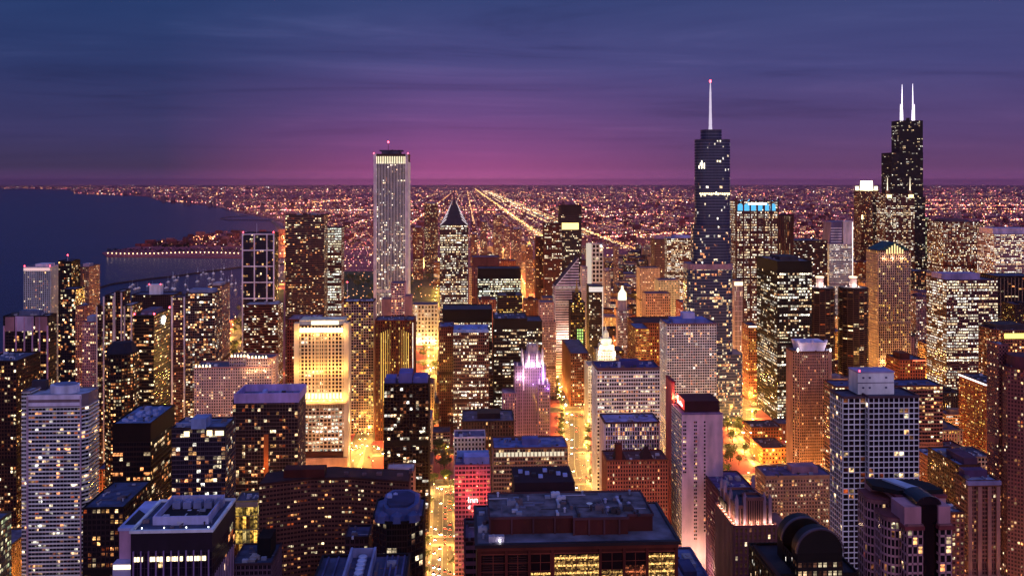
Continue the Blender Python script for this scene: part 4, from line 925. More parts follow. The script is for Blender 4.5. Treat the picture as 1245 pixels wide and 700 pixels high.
def diamond():
    Y = 1400; px0, px1 = 675, 706; x0, x1 = pxX(px0, Y), pxX(px1, Y); xc = (x0 + x1) / 2; hw = (x1 - x0) / 2; zl, zt = pyZ(348, xc, Y), pyZ(314, xc, Y)
    b = B('office_tower', 'white striped tower with a big diagonal sliced top', xc, Y, D=36, w=2 * hw)
    b.rect(-hw, hw, 0, 36, 0, zl, fh=3.9, bw=30, pf=.02, sf=.5, sp=.5, pp=.2, lit=.9, pal='pale', es=1.2, run=1, roof=False)
    A = Acc(); A.poly([(-hw, 0, zl), (hw * .85, 0, zl), (hw * .85, 0, zt)]); A.poly([(hw * .85, 0, zt), (hw * .85, 0, zl), (hw * .85, 36, zl), (hw * .85, 36, zt)]); A.poly([(-hw, 0, zl), (hw * .85, 0, zt), (hw * .85, 36, zt), (-hw, 36, zl)])
    A.build('sliced_top', wallm((.10, .08, .14)), b.root)
    A = Acc(); n = 10
    for k in range(n): t = (k + .5) / n; z = zl + (zt - zl) * t; x = -hw + (hw * 1.85) * t; A.box(x, hw * .85, -.6, -.1, z - 1.0, z + .9)
    A.build('white_stripes', wallm((.72, .64, .72)), b.root)
    A = Acc(); A.quads([[(-hw - .6, -.5, zl - .4), (-hw + .5, -.5, zl - .6), (hw * .85, -.5, zt - 1), (hw * .85, -.5, zt + 1)]]); A.build('roof_edge', wallm((.8, .72, .78)), b.root)
    for i in range(3): FLOODS.append((-hw + 6 + i * 12, -12, 60, 26000, (1, .7, .45), 1))
    arr_floods(b.root); b.done((.12, .09, .12), (.62, .52, .56)); reg(px0, px1, 330, Y, 36, xc, 2 * hw, zt, 'striped sliced tower')
diamond()
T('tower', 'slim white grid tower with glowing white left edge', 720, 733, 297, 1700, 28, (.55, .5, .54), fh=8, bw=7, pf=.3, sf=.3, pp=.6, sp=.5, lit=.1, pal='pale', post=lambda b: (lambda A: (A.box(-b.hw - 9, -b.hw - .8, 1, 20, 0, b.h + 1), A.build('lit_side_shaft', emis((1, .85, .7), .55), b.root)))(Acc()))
T('tower', 'black tower with white edge line in front of the slim white grid tower', 716, 733, 348, 1480, 30, (.03, .02, .03), fh=4, bw=3, lit=.3, pal='pale', post=lambda b: (lambda A: (A.box(b.hw - 1, b.hw + .2, -.8, -.2, 10, b.h), A.box(-b.hw, b.hw, -.8, -.2, b.h - 9, b.h - 1), A.build('edge_light', emis((.95, .85, .8), .8), b.root)))(Acc()))
T('tower', 'mauve ribbed slab left of the slim white grid tower', 708, 714, 325, 1560, 26, (.45, .34, .42), fh=4, bw=3, pf=.4, lit=.15, pal='warm')
def carbide(b):
    hw, h, D = b.hw, b.h, b.D
    b.rect(-hw * .55, hw * .55, 4, D - 4, h, h + 14, fh=4, bw=3, lit=.2, pal='gold'); A = Acc(); A.cyl(0, D / 2, 3, 2.4, h + 14, h + 20, 8); A.cyl(0, D / 2, 1.4, .3, h + 20, h + 34, 6); A.build('spire', wallm((.5, .35, .12), .4), b.root)
    A = Acc()
    for i in range(3):
        for j in range(9): A.box(-1 + i * 3.4, 1 + i * 3.4, -.6, -.3, h - 42 - j * 4.4, h - 39.4 - j * 4.4)
    A.build('green_windows', emis((.55, 1, .25), 1.2), b.root)
T('tower', 'dark green black tower with spire and green lit windows above the boulevard', 694, 711, 368, 1345, 26, (.05, .025, .02), fh=4, bw=2.8, lit=.35, pal='gold', post=carbide, glass=(.01, .02, .01))
def mather(b):
    hw, h = b.hw, b.h; A = Acc(); A.cyl(0, 7, 7.4, 7, h, h + 16, 8); A.build('octagonal_stage', wallm((.6, .48, .46)), b.root)
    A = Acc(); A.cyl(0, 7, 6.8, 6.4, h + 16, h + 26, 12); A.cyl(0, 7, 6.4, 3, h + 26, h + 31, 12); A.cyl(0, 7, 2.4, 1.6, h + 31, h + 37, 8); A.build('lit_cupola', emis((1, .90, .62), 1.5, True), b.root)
T('tower', 'slender stone tower topped by a glowing white cupola', 751, 764, 378, 1350, 14, (.40, .26, .26), fh=4, bw=2.6, pf=.4, sf=.4, lit=.45, pal='pale', post=mather, es=1.7)
def wrigley():
    Y = 1085; b = B('clock_tower_building', 'white floodlit building with wedding cake clock tower and pinnacle', pxX(738, Y), Y, D=30, w=26); X = b.X
    z = lambda py: pyZ(py, X, Y); w = (.78, .7, .6); r = 10
    b.rect(-22, 34, 6, 40, 0, z(447), fh=3.8, bw=3, pf=.4, sf=.4, lit=.4, pal='pale')
    b.rect(-r, r, 0, 20, 0, z(428), fh=3.8, bw=2.6, pf=.4, sf=.4, lit=.15, pal='pale')
    for i, (rr_, z0, z1) in enumerate(((8.2, 428, 420), (6.2, 420, 412.5))): b.block('clock_stage', -rr_, rr_, 10 - rr_, 10 + rr_, z(z0), z(z1), w)
    A = Acc(); A.poly([(2.4 * math.cos(R(a)), 10 - 8.2 - .3, z(424) + 2.4 * math.sin(R(a))) for a in range(0, 360, 30)]); A.build('clock_face', emis((1, .9, .5), 1.6), b.root)
    A = Acc(); A.cyl(0, 10, 4.2, 3.6, z(412.5), z(406), 8); A.cyl(0, 10, 3.4, .8, z(406), z(402), 8); A.cyl(0, 10, .7, .2, z(402), z(395), 6); A.build('pinnacle', wallm(w), b.root)
    for px_, py_ in ((-9, 431), (9, 431)): b.pole('corner_obelisk', px_, 1, z(429), z(423), .9, wallm(w))
    for zz_, d, e in ((z(446), 14, 26000), (z(430), 3, 8000), (z(421), 0, 4000), (z(413), 2, 2200)):
        for sx in (-1, 1): FLOODS.append((sx * (d * .5 + 8), -d - 1, zz_, e, (1, .84, .5), .6))
    arr_floods(b.root); b.done((.72, .62, .52), roof=(.35, .28, .25)); reg(727, 749, 428, Y, 20, X, 20, z(428), 'white clock tower')
    T('hotel', 'amber stone block with arched gable wings just behind the white clock tower', 715, 768, 446, 1165, 36, (.42, .27, .18), fh=4, bw=3, pf=.45, sf=.4, lit=.4, pal='gold', pent=(.55, .8, .2, .8, 10, (.42, .28, .2)))
wrigley()
def tribune():
    Y = 1010; b = B('gothic_tower', 'violet shadowed gothic tower with white lit crown of buttresses', pxX(649, Y), Y, D=34, w=40); X = b.X; z = lambda py: pyZ(py, X, Y); lx = lambda px: pxX(px, Y) - X; c = (.34, .24, .40)
    k = dict(fh=3.9, bw=2.5, pf=.55, sf=.2, pp=.9, sp=.05, lit=.05, pal='warm', run=1)
    b.rect(lx(634), lx(663), 4, 30, 0, z(447), **k)
    b.rect(lx(655), lx(668), 0, 14, 0, z(468), **dict(k, lit=.15, pf=.4, sf=.4)); b.rect(lx(627), lx(635), 2, 26, 0, z(446), **k); b.rect(lx(612), lx(628), 0, 22, 0, z(478), **dict(k, lit=.2))
    b.rect(lx(640), lx(657), 8, 26, z(447), z(432), **dict(k, lit=0))
    ax = lx(648.5)
    for i in range(8):
        a = R(45 * i + 22.5); x, y = ax + 12.5 * math.cos(a), 17 + 12.5 * math.sin(a); x2, y2 = ax + 7.5 * math.cos(a), 17 + 7.5 * math.sin(a)
        A = Acc(); A.cyl(x, y, 1.3, 1.1, z(449), z(433), 6); A.cyl(x, y, 1.1, .1, z(433), z(427), 6)
        A.quads([[(x, y, z(438)), (x2, y2, z(430)), (x2, y2, z(433)), (x, y, z(441))], [(x + .5, y, z(441)), (x2 + .5, y2, z(433)), (x2 + .5, y2, z(430)), (x + .5, y, z(438))]])
        A.build('flying_buttress', wallm((.7, .6, .66)), b.root)
    A = Acc(); A.cyl(ax, 17, 7.2, 6.6, z(432), z(424), 8); A.cyl(ax, 17, 6.8, 5.4, z(424), z(421.5), 8); A.build('crown_lantern', wallm((.5, .42, .45)), b.root)
    for i in range(8):
        a = R(45 * i); A = Acc(); A.cyl(ax + 6.2 * math.cos(a), 17 + 6.2 * math.sin(a), .8, .1, z(424), z(417), 5); A.build('crown_finial', wallm((.3, .25, .3)), b.root)
    for px_, zt in ((636, 436), (661, 440), (629, 441), (666, 461), (656, 461)): b.pole('corner_pinnacle', lx(px_), 3.5, z(475), z(zt), 1.5, wallm((.7, .6, .7)))
    for px_, py_, e, cc in ((636, 459, 9000, (1, .9, .75)), (661, 459, 9000, (.85, .6, 1)), (641, 446, 9000, (1, .93, .8)), (648, 446, 9000, (1, .93, .8)), (656, 446, 9000, (1, .93, .8)), (648, 466, 2500, (.62, .30, 1)), (629, 460, 5000, (1, .9, .65)), (666, 472, 2000, (.7, .4, 1))):
        FLOODS.append((lx(px_), -3.5 if py_ > 450 else 2.2, z(py_), e, cc, .5))
    for a in (30, 150, 210, 270, 330): FLOODS.append((ax + 9.6 * math.cos(R(a)), 17 + 9.6 * math.sin(R(a)), z(446), 9000, (1, .93, .8), .5))
    arr_floods(b.root); b.done((.26, .17, .30), (.32, .21, .36), roof=(.15, .12, .25)); reg(612, 668, 447, Y, 30, X, 50, z(447), 'white crowned gothic tower')
tribune()
T('office_tower', 'narrow pinkish stone tower with checkered windows right of the gothic crown', 654, 676, 392, 1260, 40, (.42, .24, .22), fh=3.8, bw=2.7, pf=.45, sf=.45, pp=.1, sp=.1, lit=.3, pal='warm', post=lambda b: b.rect(-b.hw + 3, b.hw - 3, 4, 30, b.h, b.h + 27, fh=3.8, bw=2.7, pf=.45, sf=.45, lit=.3, pal='warm'))
T('office_tower', 'amber washed stone tower facing the boulevard behind the pinkish one', 660, 674, 363, 1440, 34, (.50, .26, .16), fh=3.8, bw=2.8, pf=.4, sf=.4, lit=.5, pal='gold')
T('office_tower', 'tall brown tower wall lining the right of the boulevard', 694, 716, 430, 1210, 110, (.16, .07, .05), fh=4, bw=3, pf=.3, sf=.35, lit=.35, pal='warm')
def pentb(b): b.block('penthouse', -b.hw * .2, b.hw * .4, 8, 18, b.h, b.h + 6, (.10, .10, .30)); b.block('water_tank', -b.hw * .3, -b.hw * .22, 6, 9, b.h, b.h + 5, (.5, .5, .65)); b.units(5, -b.hw * .8, b.hw * .8, 5, 25, b.h, (.2, .2, .4), 1.6)
T('office_tower', 'white gridded office block with flat navy roof, centre right', 726, 802, 448, 845, 34, (.20, .14, .19), frame=(.80, .74, .80), roof=(.04, .05, .18), fh=3.9, bw=2.85, pf=.2, sf=.38, pp=.35, sp=.5, lit=.33, pal='mix', row=.9, run=3, indiv=99, post=pentb, es=1.9, top=2)
T('office_block', 'lower white ribbed block with pale blue roof in front of the navy roofed grid', 736, 801, 514, 745, 28, (.16, .10, .12), frame=(.74, .66, .70), roof=(.26, .28, .52), fh=3.8, bw=2.6, pf=.32, sf=.2, pp=.8, sp=.15, lit=.35, pal='warm', indiv=90, es=1.6)
T('apartment_tower', 'tall white gridded tower with a pale box on its navy roof', 811, 871, 394, 925, 34, (.28, .20, .26), frame=(.82, .76, .82), roof=(.10, .12, .30), fh=3.0, bw=3.1, pf=.2, sf=.3, pp=.35, sp=.4, lit=.22, pal='mix', run=1, row=.2, indiv=95, es=1.7,
  pent=[(.15, .85, .2, .85, 4, (.22, .26, .50)), (.38, .62, .35, .7, 10, (.55, .50, .66))])
def pinkslab():
    Y = 690; X = pxX(854, Y); hw = (pxX(879, Y) - pxX(829, Y)) / 2; h = pyZ(503, X, Y); b = B('hotel', 'tall pink concrete hotel slab with red lit roof sign', X, Y, D=34, w=2 * hw)
    c = (.72, .54, .62); b.wall.prism([(-hw, 0), (hw, 0), (hw, 34), (-hw, 34)], 0, h, cap=False); b.roof.poly([(-hw, 0, h), (hw, 0, h), (hw, 34, h), (-hw, 34, h)])
    st = dict(fh=3.1, bw=2.6, pf=.4, sf=.5, pp=0, sp=0, lit=.25, pal='warm', run=1, row=.1, es=1.8, top=2)
    # narrow window columns in an otherwise blank front
    for u0, u1, zb in ((-.94, -.78, h * .62), (-.42, -.26, 24), (.06, .16, 30)):
        b.edge((u0 * hw, -.05), (u1 * hw, -.05), zb, h - 3, **dict(st, bw=1.6, pf=.2, indiv=30))
    b.edge((-hw, 34), (-hw, 0), 20, h, fh=3.1, bw=3, pf=.12, sf=.5, sp=.35, pp=.1, lit=.15, pal='warm')
    z2 = pyZ(480, X, Y + 34)
    xl = pxX(816, Y + 40) - X
    b.block('rear_wing', xl, -hw + 3, 36, 60, 0, h + 16, (.52, .20, .20)); b.block('rear_wing_parapet', xl - .3, -hw + 3.3, 35.7, 60, h + 16, h + 17.5, (.3, .05, .10))
    # red roof house with slanted top and lettering on its left wall
    zr = h + 8.5
    A = Acc(); A.prism([(-hw + 3.5, 6), (hw - 1, 6), (hw - 1, 32), (-hw + 3.5, 32)], h, zr, [(-hw + 3.5, 6), (hw - 1, 6), (hw - 1, 32), (-hw + 3.5, 32)]); A.build('roof_house', wallm((.09, .025, .07)), b.root)
    A = Acc(); A.box(-hw + 3.1, -hw + 3.5, 6, 32, h + 1.8, zr + .6); A.build('red_sign_board', emis((1, .03, .02), 1.1, True), b.root)
    A = Acc(); sx_ = -hw + 2.9       # flowing white script: one tall initial, then a low running hand
    def stroke(ya, za, yb, zb_, t=.5): A.quads([[(sx_, ya, za - t), (sx_, ya, za + t), (sx_, yb, zb_ + t), (sx_, yb, zb_ - t)], [(sx_, ya + t, za), (sx_, ya - t, za), (sx_, yb - t, zb_), (sx_, yb + t, zb_)]])
    zs_ = h + 2.6; stroke(27.5, zs_ + 5, 24.5, zs_ + 5.6); stroke(26.6, zs_ + 5.4, 25.6, zs_ + .4); py_ = [24.6 - .85 * i for i in range(17)]
    for i, (a, c_) in enumerate(zip(py_, py_[1:])): stroke(a, zs_ + (.4, 2.6, .6, 2.2)[i % 4], c_, zs_ + (2.6, .6, 2.2, .4)[i % 4] + (1.6 if i == 10 else 0), .42)
    A.build('sign_script', emis((1, .93, .85), 5), b.root)
    A = Acc(); A.box(-hw - .2, hw + .2, -.5, .4, h - .4, h + 1.0); A.build('parapet', wallm((.30, .22, .38)), b.root)
    FLOODS.append((-hw + .8, 34.5, h + 4, 7000, (1, .22, .08), .6)); FLOODS.append((-hw - 6, 30, h + 14, 5000, (1, .25, .12), .6)); FLOODS.append((hw + 1, 30, h + 3, 1500, (1, .3, .15), .5))
    for i in range(4): FLOODS.append((-hw + 4 + i * 8, -15, 8, 14000, (1, .66, .38), 1))
    arr_floods(b.root); b.done(c, roof=(.12, .06, .18)); reg(829, 879, 500, Y, 60, X, 2 * hw, h, 'pink slab with the red sign')
pinkslab()
def chateau(b):
    hw, h = b.hw, b.h; A = Acc()
    for x in (-hw * .55, hw * .35): A.prism([(x - 5, 2), (x + 5, 2), (x + 5, 14), (x - 5, 14)], h, h + 9, [(x - 1, 7), (x + 1, 7), (x + 1, 9), (x - 1, 9)])
    A.build('mansard_roof', wallm((.10, .04, .06)), b.root); b.block('stair_tower', -hw * .72, -hw * .5, 0, 6, h, h + 13, (.16, .05, .05))
T('apartment_block', 'old red brick block with steep small roofs below the white ribbed block', 738, 812, 560, 700, 26, (.28, .11, .08), roof=(.08, .04, .06), fh=3.4, bw=2.6, pf=.5, sf=.4, pp=.2, sp=.15, lit=.14, pal='warm', indiv=90, post=chateau, run=1)
T('office_block', 'wide amber windowed block with flat steel blue roof, centre', 600, 690, 545, 725, 32, (.24, .12, .09), frame=(.44, .30, .22), roof=(.10, .14, .34), fh=3.6, bw=2.7, pf=.2, sf=.34, pp=.3, sp=.5, lit=.28, pal='warm', run=2, indiv=99, es=1.5, pent=(.4, .62, .3, .6, 5, (.16, .18, .38)),
  post=lambda b: (lambda A: ([A.box(-b.hw + 2 + i * (2 * b.hw - 4) / 18, -b.hw + 4.2 + i * (2 * b.hw - 4) / 18, -.8, -.5, b.h - 6, b.h - 2.6) for i in range(18)], A.build('lit_top_floor', emis((1, .88, .62), .8), b.root)))(Acc()))
T('office_block', 'small white block with square black windows', 552, 590, 532, 770, 22, (.68, .60, .66), fh=4.1, bw=3.9, pf=.42, sf=.42, pp=.05, sp=.05, lit=.02, pal='pale', indiv=40, roof=(.1, .1, .2))
def inn(b):
    hw, h = b.hw, b.h
    for i in range(4): FLOODS.append((-hw + 3 + i * (2 * hw - 6) / 3, -8, h - 12 - (i % 2) * 10, 2600, (1, .13, .07), .6))
    FLOODS.append((0, -7, h - 30, 1800, (1, .10, .06), .6)); arr_floods(b.root)
    for body, size, x_, z_ in (('Inn', 6.0, -3.5, h - 26), ('d', 4.0, -3.5, h - 30.5)):
        tc = bpy.data.curves.new('sign_script', 'FONT'); tc.body = body; tc.size = size; tc.extrude = .1; tc.offset = .03
        t_ = bpy.data.objects.new('sign_script', tc); COL.objects.link(t_); bpy.context.view_layer.update()
        me = bpy.data.meshes.new_from_object(t_); COL.objects.unlink(t_); bpy.data.objects.remove(t_); me.materials.clear(); me.materials.append(emis((1, .92, .9), 2))
        o = link('sign_lettering', me, b.root, (x_, -1.5, z_)); o.rotation_euler = (R(90), 0, 0)
    b.block('rooftop_room', -hw * .5, hw * .95, 4, 16, h, h + 5, (.38, .36, .58)); b.block('rooftop_screen', -hw * .9, hw * .95, 17, 18, h, h + 6, (.22, .34, .60)); b.units(5, -hw * .9, -hw * .4, 3, 16, h, (.12, .16, .34), 1.6)
T('inn', 'red floodlit inn with white lettering beside the yellow street', 553, 596, 566, 655, 22, (.40, .18, .20), roof=(.10, .14, .32), fh=3.4, bw=3.2, pf=.25, sf=.4, pp=.15, sp=.3, lit=.45, pal='red', indiv=90, post=inn, es=1.1, dens=lambda f: np.where(f > .78, 1.6, .6))
T('office_tower', 'narrow maroon slab squeezed between the yellow street and the red brick building', 565, 586, 656, 395, 23, (.10, .05, .09), roof=(.18, .09, .16), frame=(.28, .16, .22), fh=3.4, bw=9, pf=.1, sf=.5, sp=.4, pp=.4, lit=.02, pal='warm', indiv=20)
def redbrick():
    Y = 300; x0, x1 = pxX(580, Y), pxX(824, Y); X = (x0 + x1) / 2; hw = (x1 - x0) / 2; h = pyZ(660, X, Y); D = 36; b = B('brick_building', 'huge near red brick building with tall lit windows and grey roof', X, Y, D=D, w=2 * hw)
    b.wall.prism([(-hw, 0), (hw, 0), (hw, D), (-hw, D)], 40, h, cap=False); b.roof.poly([(-hw, 0, h - .02), (hw, 0, h - .02), (hw, D, h - .02), (-hw, D, h - .02)])
    Wx = lambda px: pxX(px, Y) - X
    # recessed bays, each a framed window of its own, with what can be seen inside
    bays = [(585, 614, 0), (617, 642, 0), (645, 669, 1), (674, 728, 2), (731, 757, 3), (760, 785, 4), (788, 820, 2)]
    zt, zb = h - 3.2, h - 14.5
    for lvl in range(3):
        z1, z0 = zt - lvl * 15, zb - lvl * 15
        for i, (a, c, kind) in enumerate(bays):
            if lvl: kind = random.choice([0, 0, 2, 3])
            xa, xb = Wx(a), Wx(c); w = xb - xa
            g = Acc(); g.quads([[(xa, -.08, z0), (xb, -.08, z0), (xb, -.08, z1), (xa, -.08, z1)]], [(0, 0, 0, 1)]); win = g.build('window', winm((.015, .008, .010)), b.root)
            fr = Acc(); t = .28
            for (p, q, r_, s_) in ((xa - t, xb + t, z1, z1 + t), (xa - t, xb + t, z0 - t, z0), (xa - t, xa, z0, z1), (xb, xb + t, z0, z1)): fr.box(p, q, -.45, 0, r_, s_)
            n = 4 if w > 11 else 2
            for j in range(1, n): x = xa + w * j / n; fr.box(x - .09, x + .09, -.3, -.12, z0, z1)
            for j in range(1, 4): z = z0 + (z1 - z0) * j / 4; fr.box(xa, xb, -.28, -.12, z - .07, z + .07)
            fr.build('window_frame', wallm((.30, .10, .07)), win)
            if kind in (0,):      # closed blinds
                s = Acc()
                for j in range(14): z = z0 + .6 + j * (z1 - z0 - 1) / 14; s.box(xa + .5, xb - .5, -.2, -.1, z, z + .28)
                s.build('blinds', wallm((.10, .045, .05)), win)
            else:
                s = Acc(); top = {1: .45, 2: .96, 3: .5, 4: .62}[kind]; nx = max(3, int(w / .6)); nz = 18; Q = []; C = []
                for u in range(nx):
                    for v in range(nz):
                        f = (v + .5) / nz
                        if f > top: continue
                        lay = v % 4 == 3
                        st = RNG.uniform(1.1, 1.6) if lay else RNG.choice([.03, .12, .3, .7], p=[.3, .3, .25, .15])
                        if kind == 3 and f > .32: st *= .3
                        if kind == 4: st *= .5
                        col = np.array([1, .55, .16] if kind != 4 else [1, .25, .10]) * st; 
                        if f < .3 and RNG.random() < .3: col = np.array([1, .85, .55]) * 1.4
                        xa_, xb_ = xa + w * u / nx, xa + w * (u + 1) / nx; za_, zb_ = z0 + (z1 - z0) * v / nz, z0 + (z1 - z0) * (v + 1) / nz
                        Q.append([(xa_, -.1, za_), (xb_, -.1, za_), (xb_, -.1, zb_), (xa_, -.1, zb_)]); C.append((*col, 1))
                s.quads(Q, C); s.build('lit_interior', winm((.02, .01, .01), nscale=2.6), win)
        pb = Acc()
        for i in range(8): x = [Wx(583), Wx(615.5), Wx(643.5), Wx(671.5), Wx(729.5), Wx(758.5), Wx(786.5), Wx(822)][i]; pb = Acc(); pb.box(x - .45, x + .45, -.9, -.02, z0 - 3, z1 + 1.4); pb.build('brick_pier', wallm((.17, .05, .04)), b.root)
        sb = Acc(); sb.box(-hw, hw, -.6, -.02, z1 + 1.4, z1 + 2.4); sb.build('string_course', wallm((.20, .07, .05)), b.root)
    A = Acc(); A.box(-hw - .8, hw + .8, -1.2, .3, h - .6, h + .5); A.box(hw - .2, hw + .8, .3, D, h - .6, h + .5); A.box(-hw - .8, -hw + .2, .3, D, h - .6, h + .5); A.box(-hw, hw, D - .5, D, h - .6, h + .5); A.build('cornice', wallm((.055, .045, .07), .5), b.root)
    # raised roof storey with pilastered wall
    r0, r1 = Wx(593), Wx(806); q0, q1 = r0 + 1, r1 - 1.5
    A = Acc(); A.prism([(q0, 9), (Wx(700), 9), (Wx(700), 7), (q1 - 9, 7), (q1 - 9, 9.5), (q1, 9.5), (q1, 33), (q0, 33)], h, h + 5.5, cap=False); A.build('upper_storey', wallm((.15, .05, .055)), b.root)
    A = Acc(); A.poly([(q0, 9, h + 5.5), (Wx(700), 9, h + 5.5), (Wx(700), 7, h + 5.5), (q1 - 9, 7, h + 5.5), (q1 - 9, 9.5, h + 5.5), (q1, 9.5, h + 5.5), (q1, 33, h + 5.5), (q0, 33, h + 5.5)]); A.build('upper_roof', wallm((.125, .10, .125), .8, .8, .2, raw=True), b.root)
    A = Acc()
    for x, y in [(q0 + i * 7.4, 8.8) for i in range(4)] + [(Wx(700) + .2 + i * 5.2, 6.8) for i in range(4)]: A.box(x - .3, x + .3, y - .4, y, h, h + 5.9)
    A.box(q0 - .3, Wx(700), 8.5, 9.0, h + 5.2, h + 6.0); A.box(Wx(700), q1 - 8.7, 6.5, 7, h + 5.2, h + 6.0); A.box(q1 - 8.7, q1 + .3, 9, 9.5, h + 5.2, h + 6.0); A.box(q0 - .4, q0, 9, 33, h + 5.2, h + 6); A.box(q1, q1 + .4, 9.5, 33, h + 5.2, h + 6); A.box(q0, q1, 33, 33.4, h + 5.2, h + 6)
    A.build('roof_edging', wallm((.16, .09, .13)), b.root)
    def on(name, px, y, fn, z=h + 5.5, c=(.22, .24, .36)):
        A = Acc(); fn(A, Wx(px) * (Y + y) / Y * 1.0, y, z); A.build(name, wallm(c, .5), b.root)
    for px in (640, 652, 664): on('duct', px, 18 + (px % 5), lambda A, x, y, z: A.box(x - 2, x + 2, y, y + .6, z, z + .5))
    for px, y in ((745, 22), (760, 24), (772, 18), (745, 14)): on('vent', px, y, lambda A, x, y, z: (A.cyl(x, y, .5, .5, z, z + 1.3, 10), A.cyl(x, y, .8, .3, z + 1.3, z + 1.7, 10)), c=(.35, .36, .5))
    on('satellite_dish', 724, 17, lambda A, x, y, z: (A.cyl(x, y, .1, .1, z, z + 1.2, 6), A.cyl(x, y, .3, 1.1, z + 1.2, z + 1.7, 16)), c=(.8, .78, .85))
    for px, y in ((765, 27), (775, 14), (780, 12), (735, 20)): on('roof_pipe', px, y, lambda A, x, y, z: (A.box(x - .2, x + .2, y - 4, y, z + .3, z + .6), A.box(x - .4, x + .4, y - 4, y - 3.6, z, z + 1.1), A.box(x - .4, x + .4, y - .6, y - .2, z, z + 1.1)), c=(.09, .09, .14))
    b.clutter(34, q0 + 3, q1 - 3, 11, 31, h + 5.5); b.clutter(8, -hw + 2, r0, 5, D - 6, h)
    for px in (600, 618): on('seam', px, 20, lambda A, x, y, z: A.box(x - .1, x + .1, 10, 32, z, z + .12), c=(.2, .18, .26))
    on('seam', 742, 20, lambda A, x, y, z: A.box(x - .1, x + .1, 10, 32, z, z + .12), c=(.26, .22, .32))
    on('air_unit', 605, 3.2, lambda A, x, y, z: (A.box(x - 2.6, x + 2.6, y - .9, y + .9, z, z + 1.9), A.cyl(x - 1, y, .5, .5, z + 1.9, z + 2.2, 10)), z=h, c=(.45, .42, .5))
    A = Acc(); A.cyl(Wx(608), 1.4, .22, .22, h + .5, h + 1.2, 8); A.build('roof_light', emis((1, .95, 1), 20), b.root)
    # lower rear wing with skylights and fans
    r2 = Wx(626) * 1.1; A = Acc(); A.box(Wx(633), Wx(716), D + 3, D + 22, 40, h + 7.5); A.build('rear_wing', wallm((.06, .03, .07)), b.root)
    for i in range(9): on('roof_box', 645 + i * 7.5, D + 8 + (i * 7) % 9, lambda A, x, y, z: A.box(x - .8, x + .8, y - .9, y + .9, z, z + 1), z=h + 7.5, c=((.38, .42, .66) if i % 3 else (.07, .07, .12)))
    b.done((.15, .045, .035), roof=(.13, .12, .17)); reg(580, 824, 655, Y, 40, X, 2 * hw, h, 'huge red brick building')
redbrick()
T('low_block', 'flat steel blue roof beside the huge red brick building, bottom right of it', 831, 862, 705, 395, 34, (.20, .20, .34), roof=(.13, .15, .30), lit=.05, pal='warm', units=3, pent=(.1, .6, .1, .5, 2.5, (.10, .12, .26)))

# --- right
def crowned(b):
    hw, h, D = b.hw, b.h, b.D; A = Acc()
    A.prism([(-hw * .62, 4), (hw * .62, 4), (hw * .62, D - 4), (-hw * .62, D - 4)], h, h + 9, [(-hw * .72, 2), (hw * .72, 2), (hw * .72, D - 2), (-hw * .72, D - 2)]); A.build('flared_crown', wallm((.68, .60, .72)), b.root)
    for x in (-.72, 0, .72): b.block('crown_peak', hw * x - 1.2, hw * x + 1.2, 3, 6, h + 8.8, h + 11, (.66, .6, .72))
    A = Acc(); A.cyl(-hw * .8, 1, .8, .8, h + .5, h + 3.5, 8); A.cyl(hw * .88, 1, .8, .8, h + .5, h + 3, 8); A.build('crown_lamps', emis((1, .9, .75), 8), b.root)
    for x in (-.85, .85): FLOODS.append((hw * x, -1, h + 2, 1600, (1, .88, .8), .5))
    arr_floods(b.root)
T('apartment_tower', 'tan ribbed tower with flared pale crown', 966, 1013, 428, 860, 26, (.20, .11, .09), frame=(.52, .34, .30), fh=3.1, bw=2.6, pf=.36, sf=.3, pp=.7, sp=.2, lit=.14, pal='warm', run=1, chamfer=5, indiv=0, post=crowned, es=1.8)
T('office_tower', 'broad brown slab with navy roof behind the white lattice tower', 1016, 1146, 470, 790, 26, (.17, .07, .06), frame=(.34, .18, .15), roof=(.06, .07, .18), fh=3.7, bw=3.4, pf=.12, sf=.4, pp=.15, sp=.4, lit=.24, pal='warm', row=.8, run=3, indiv=0)
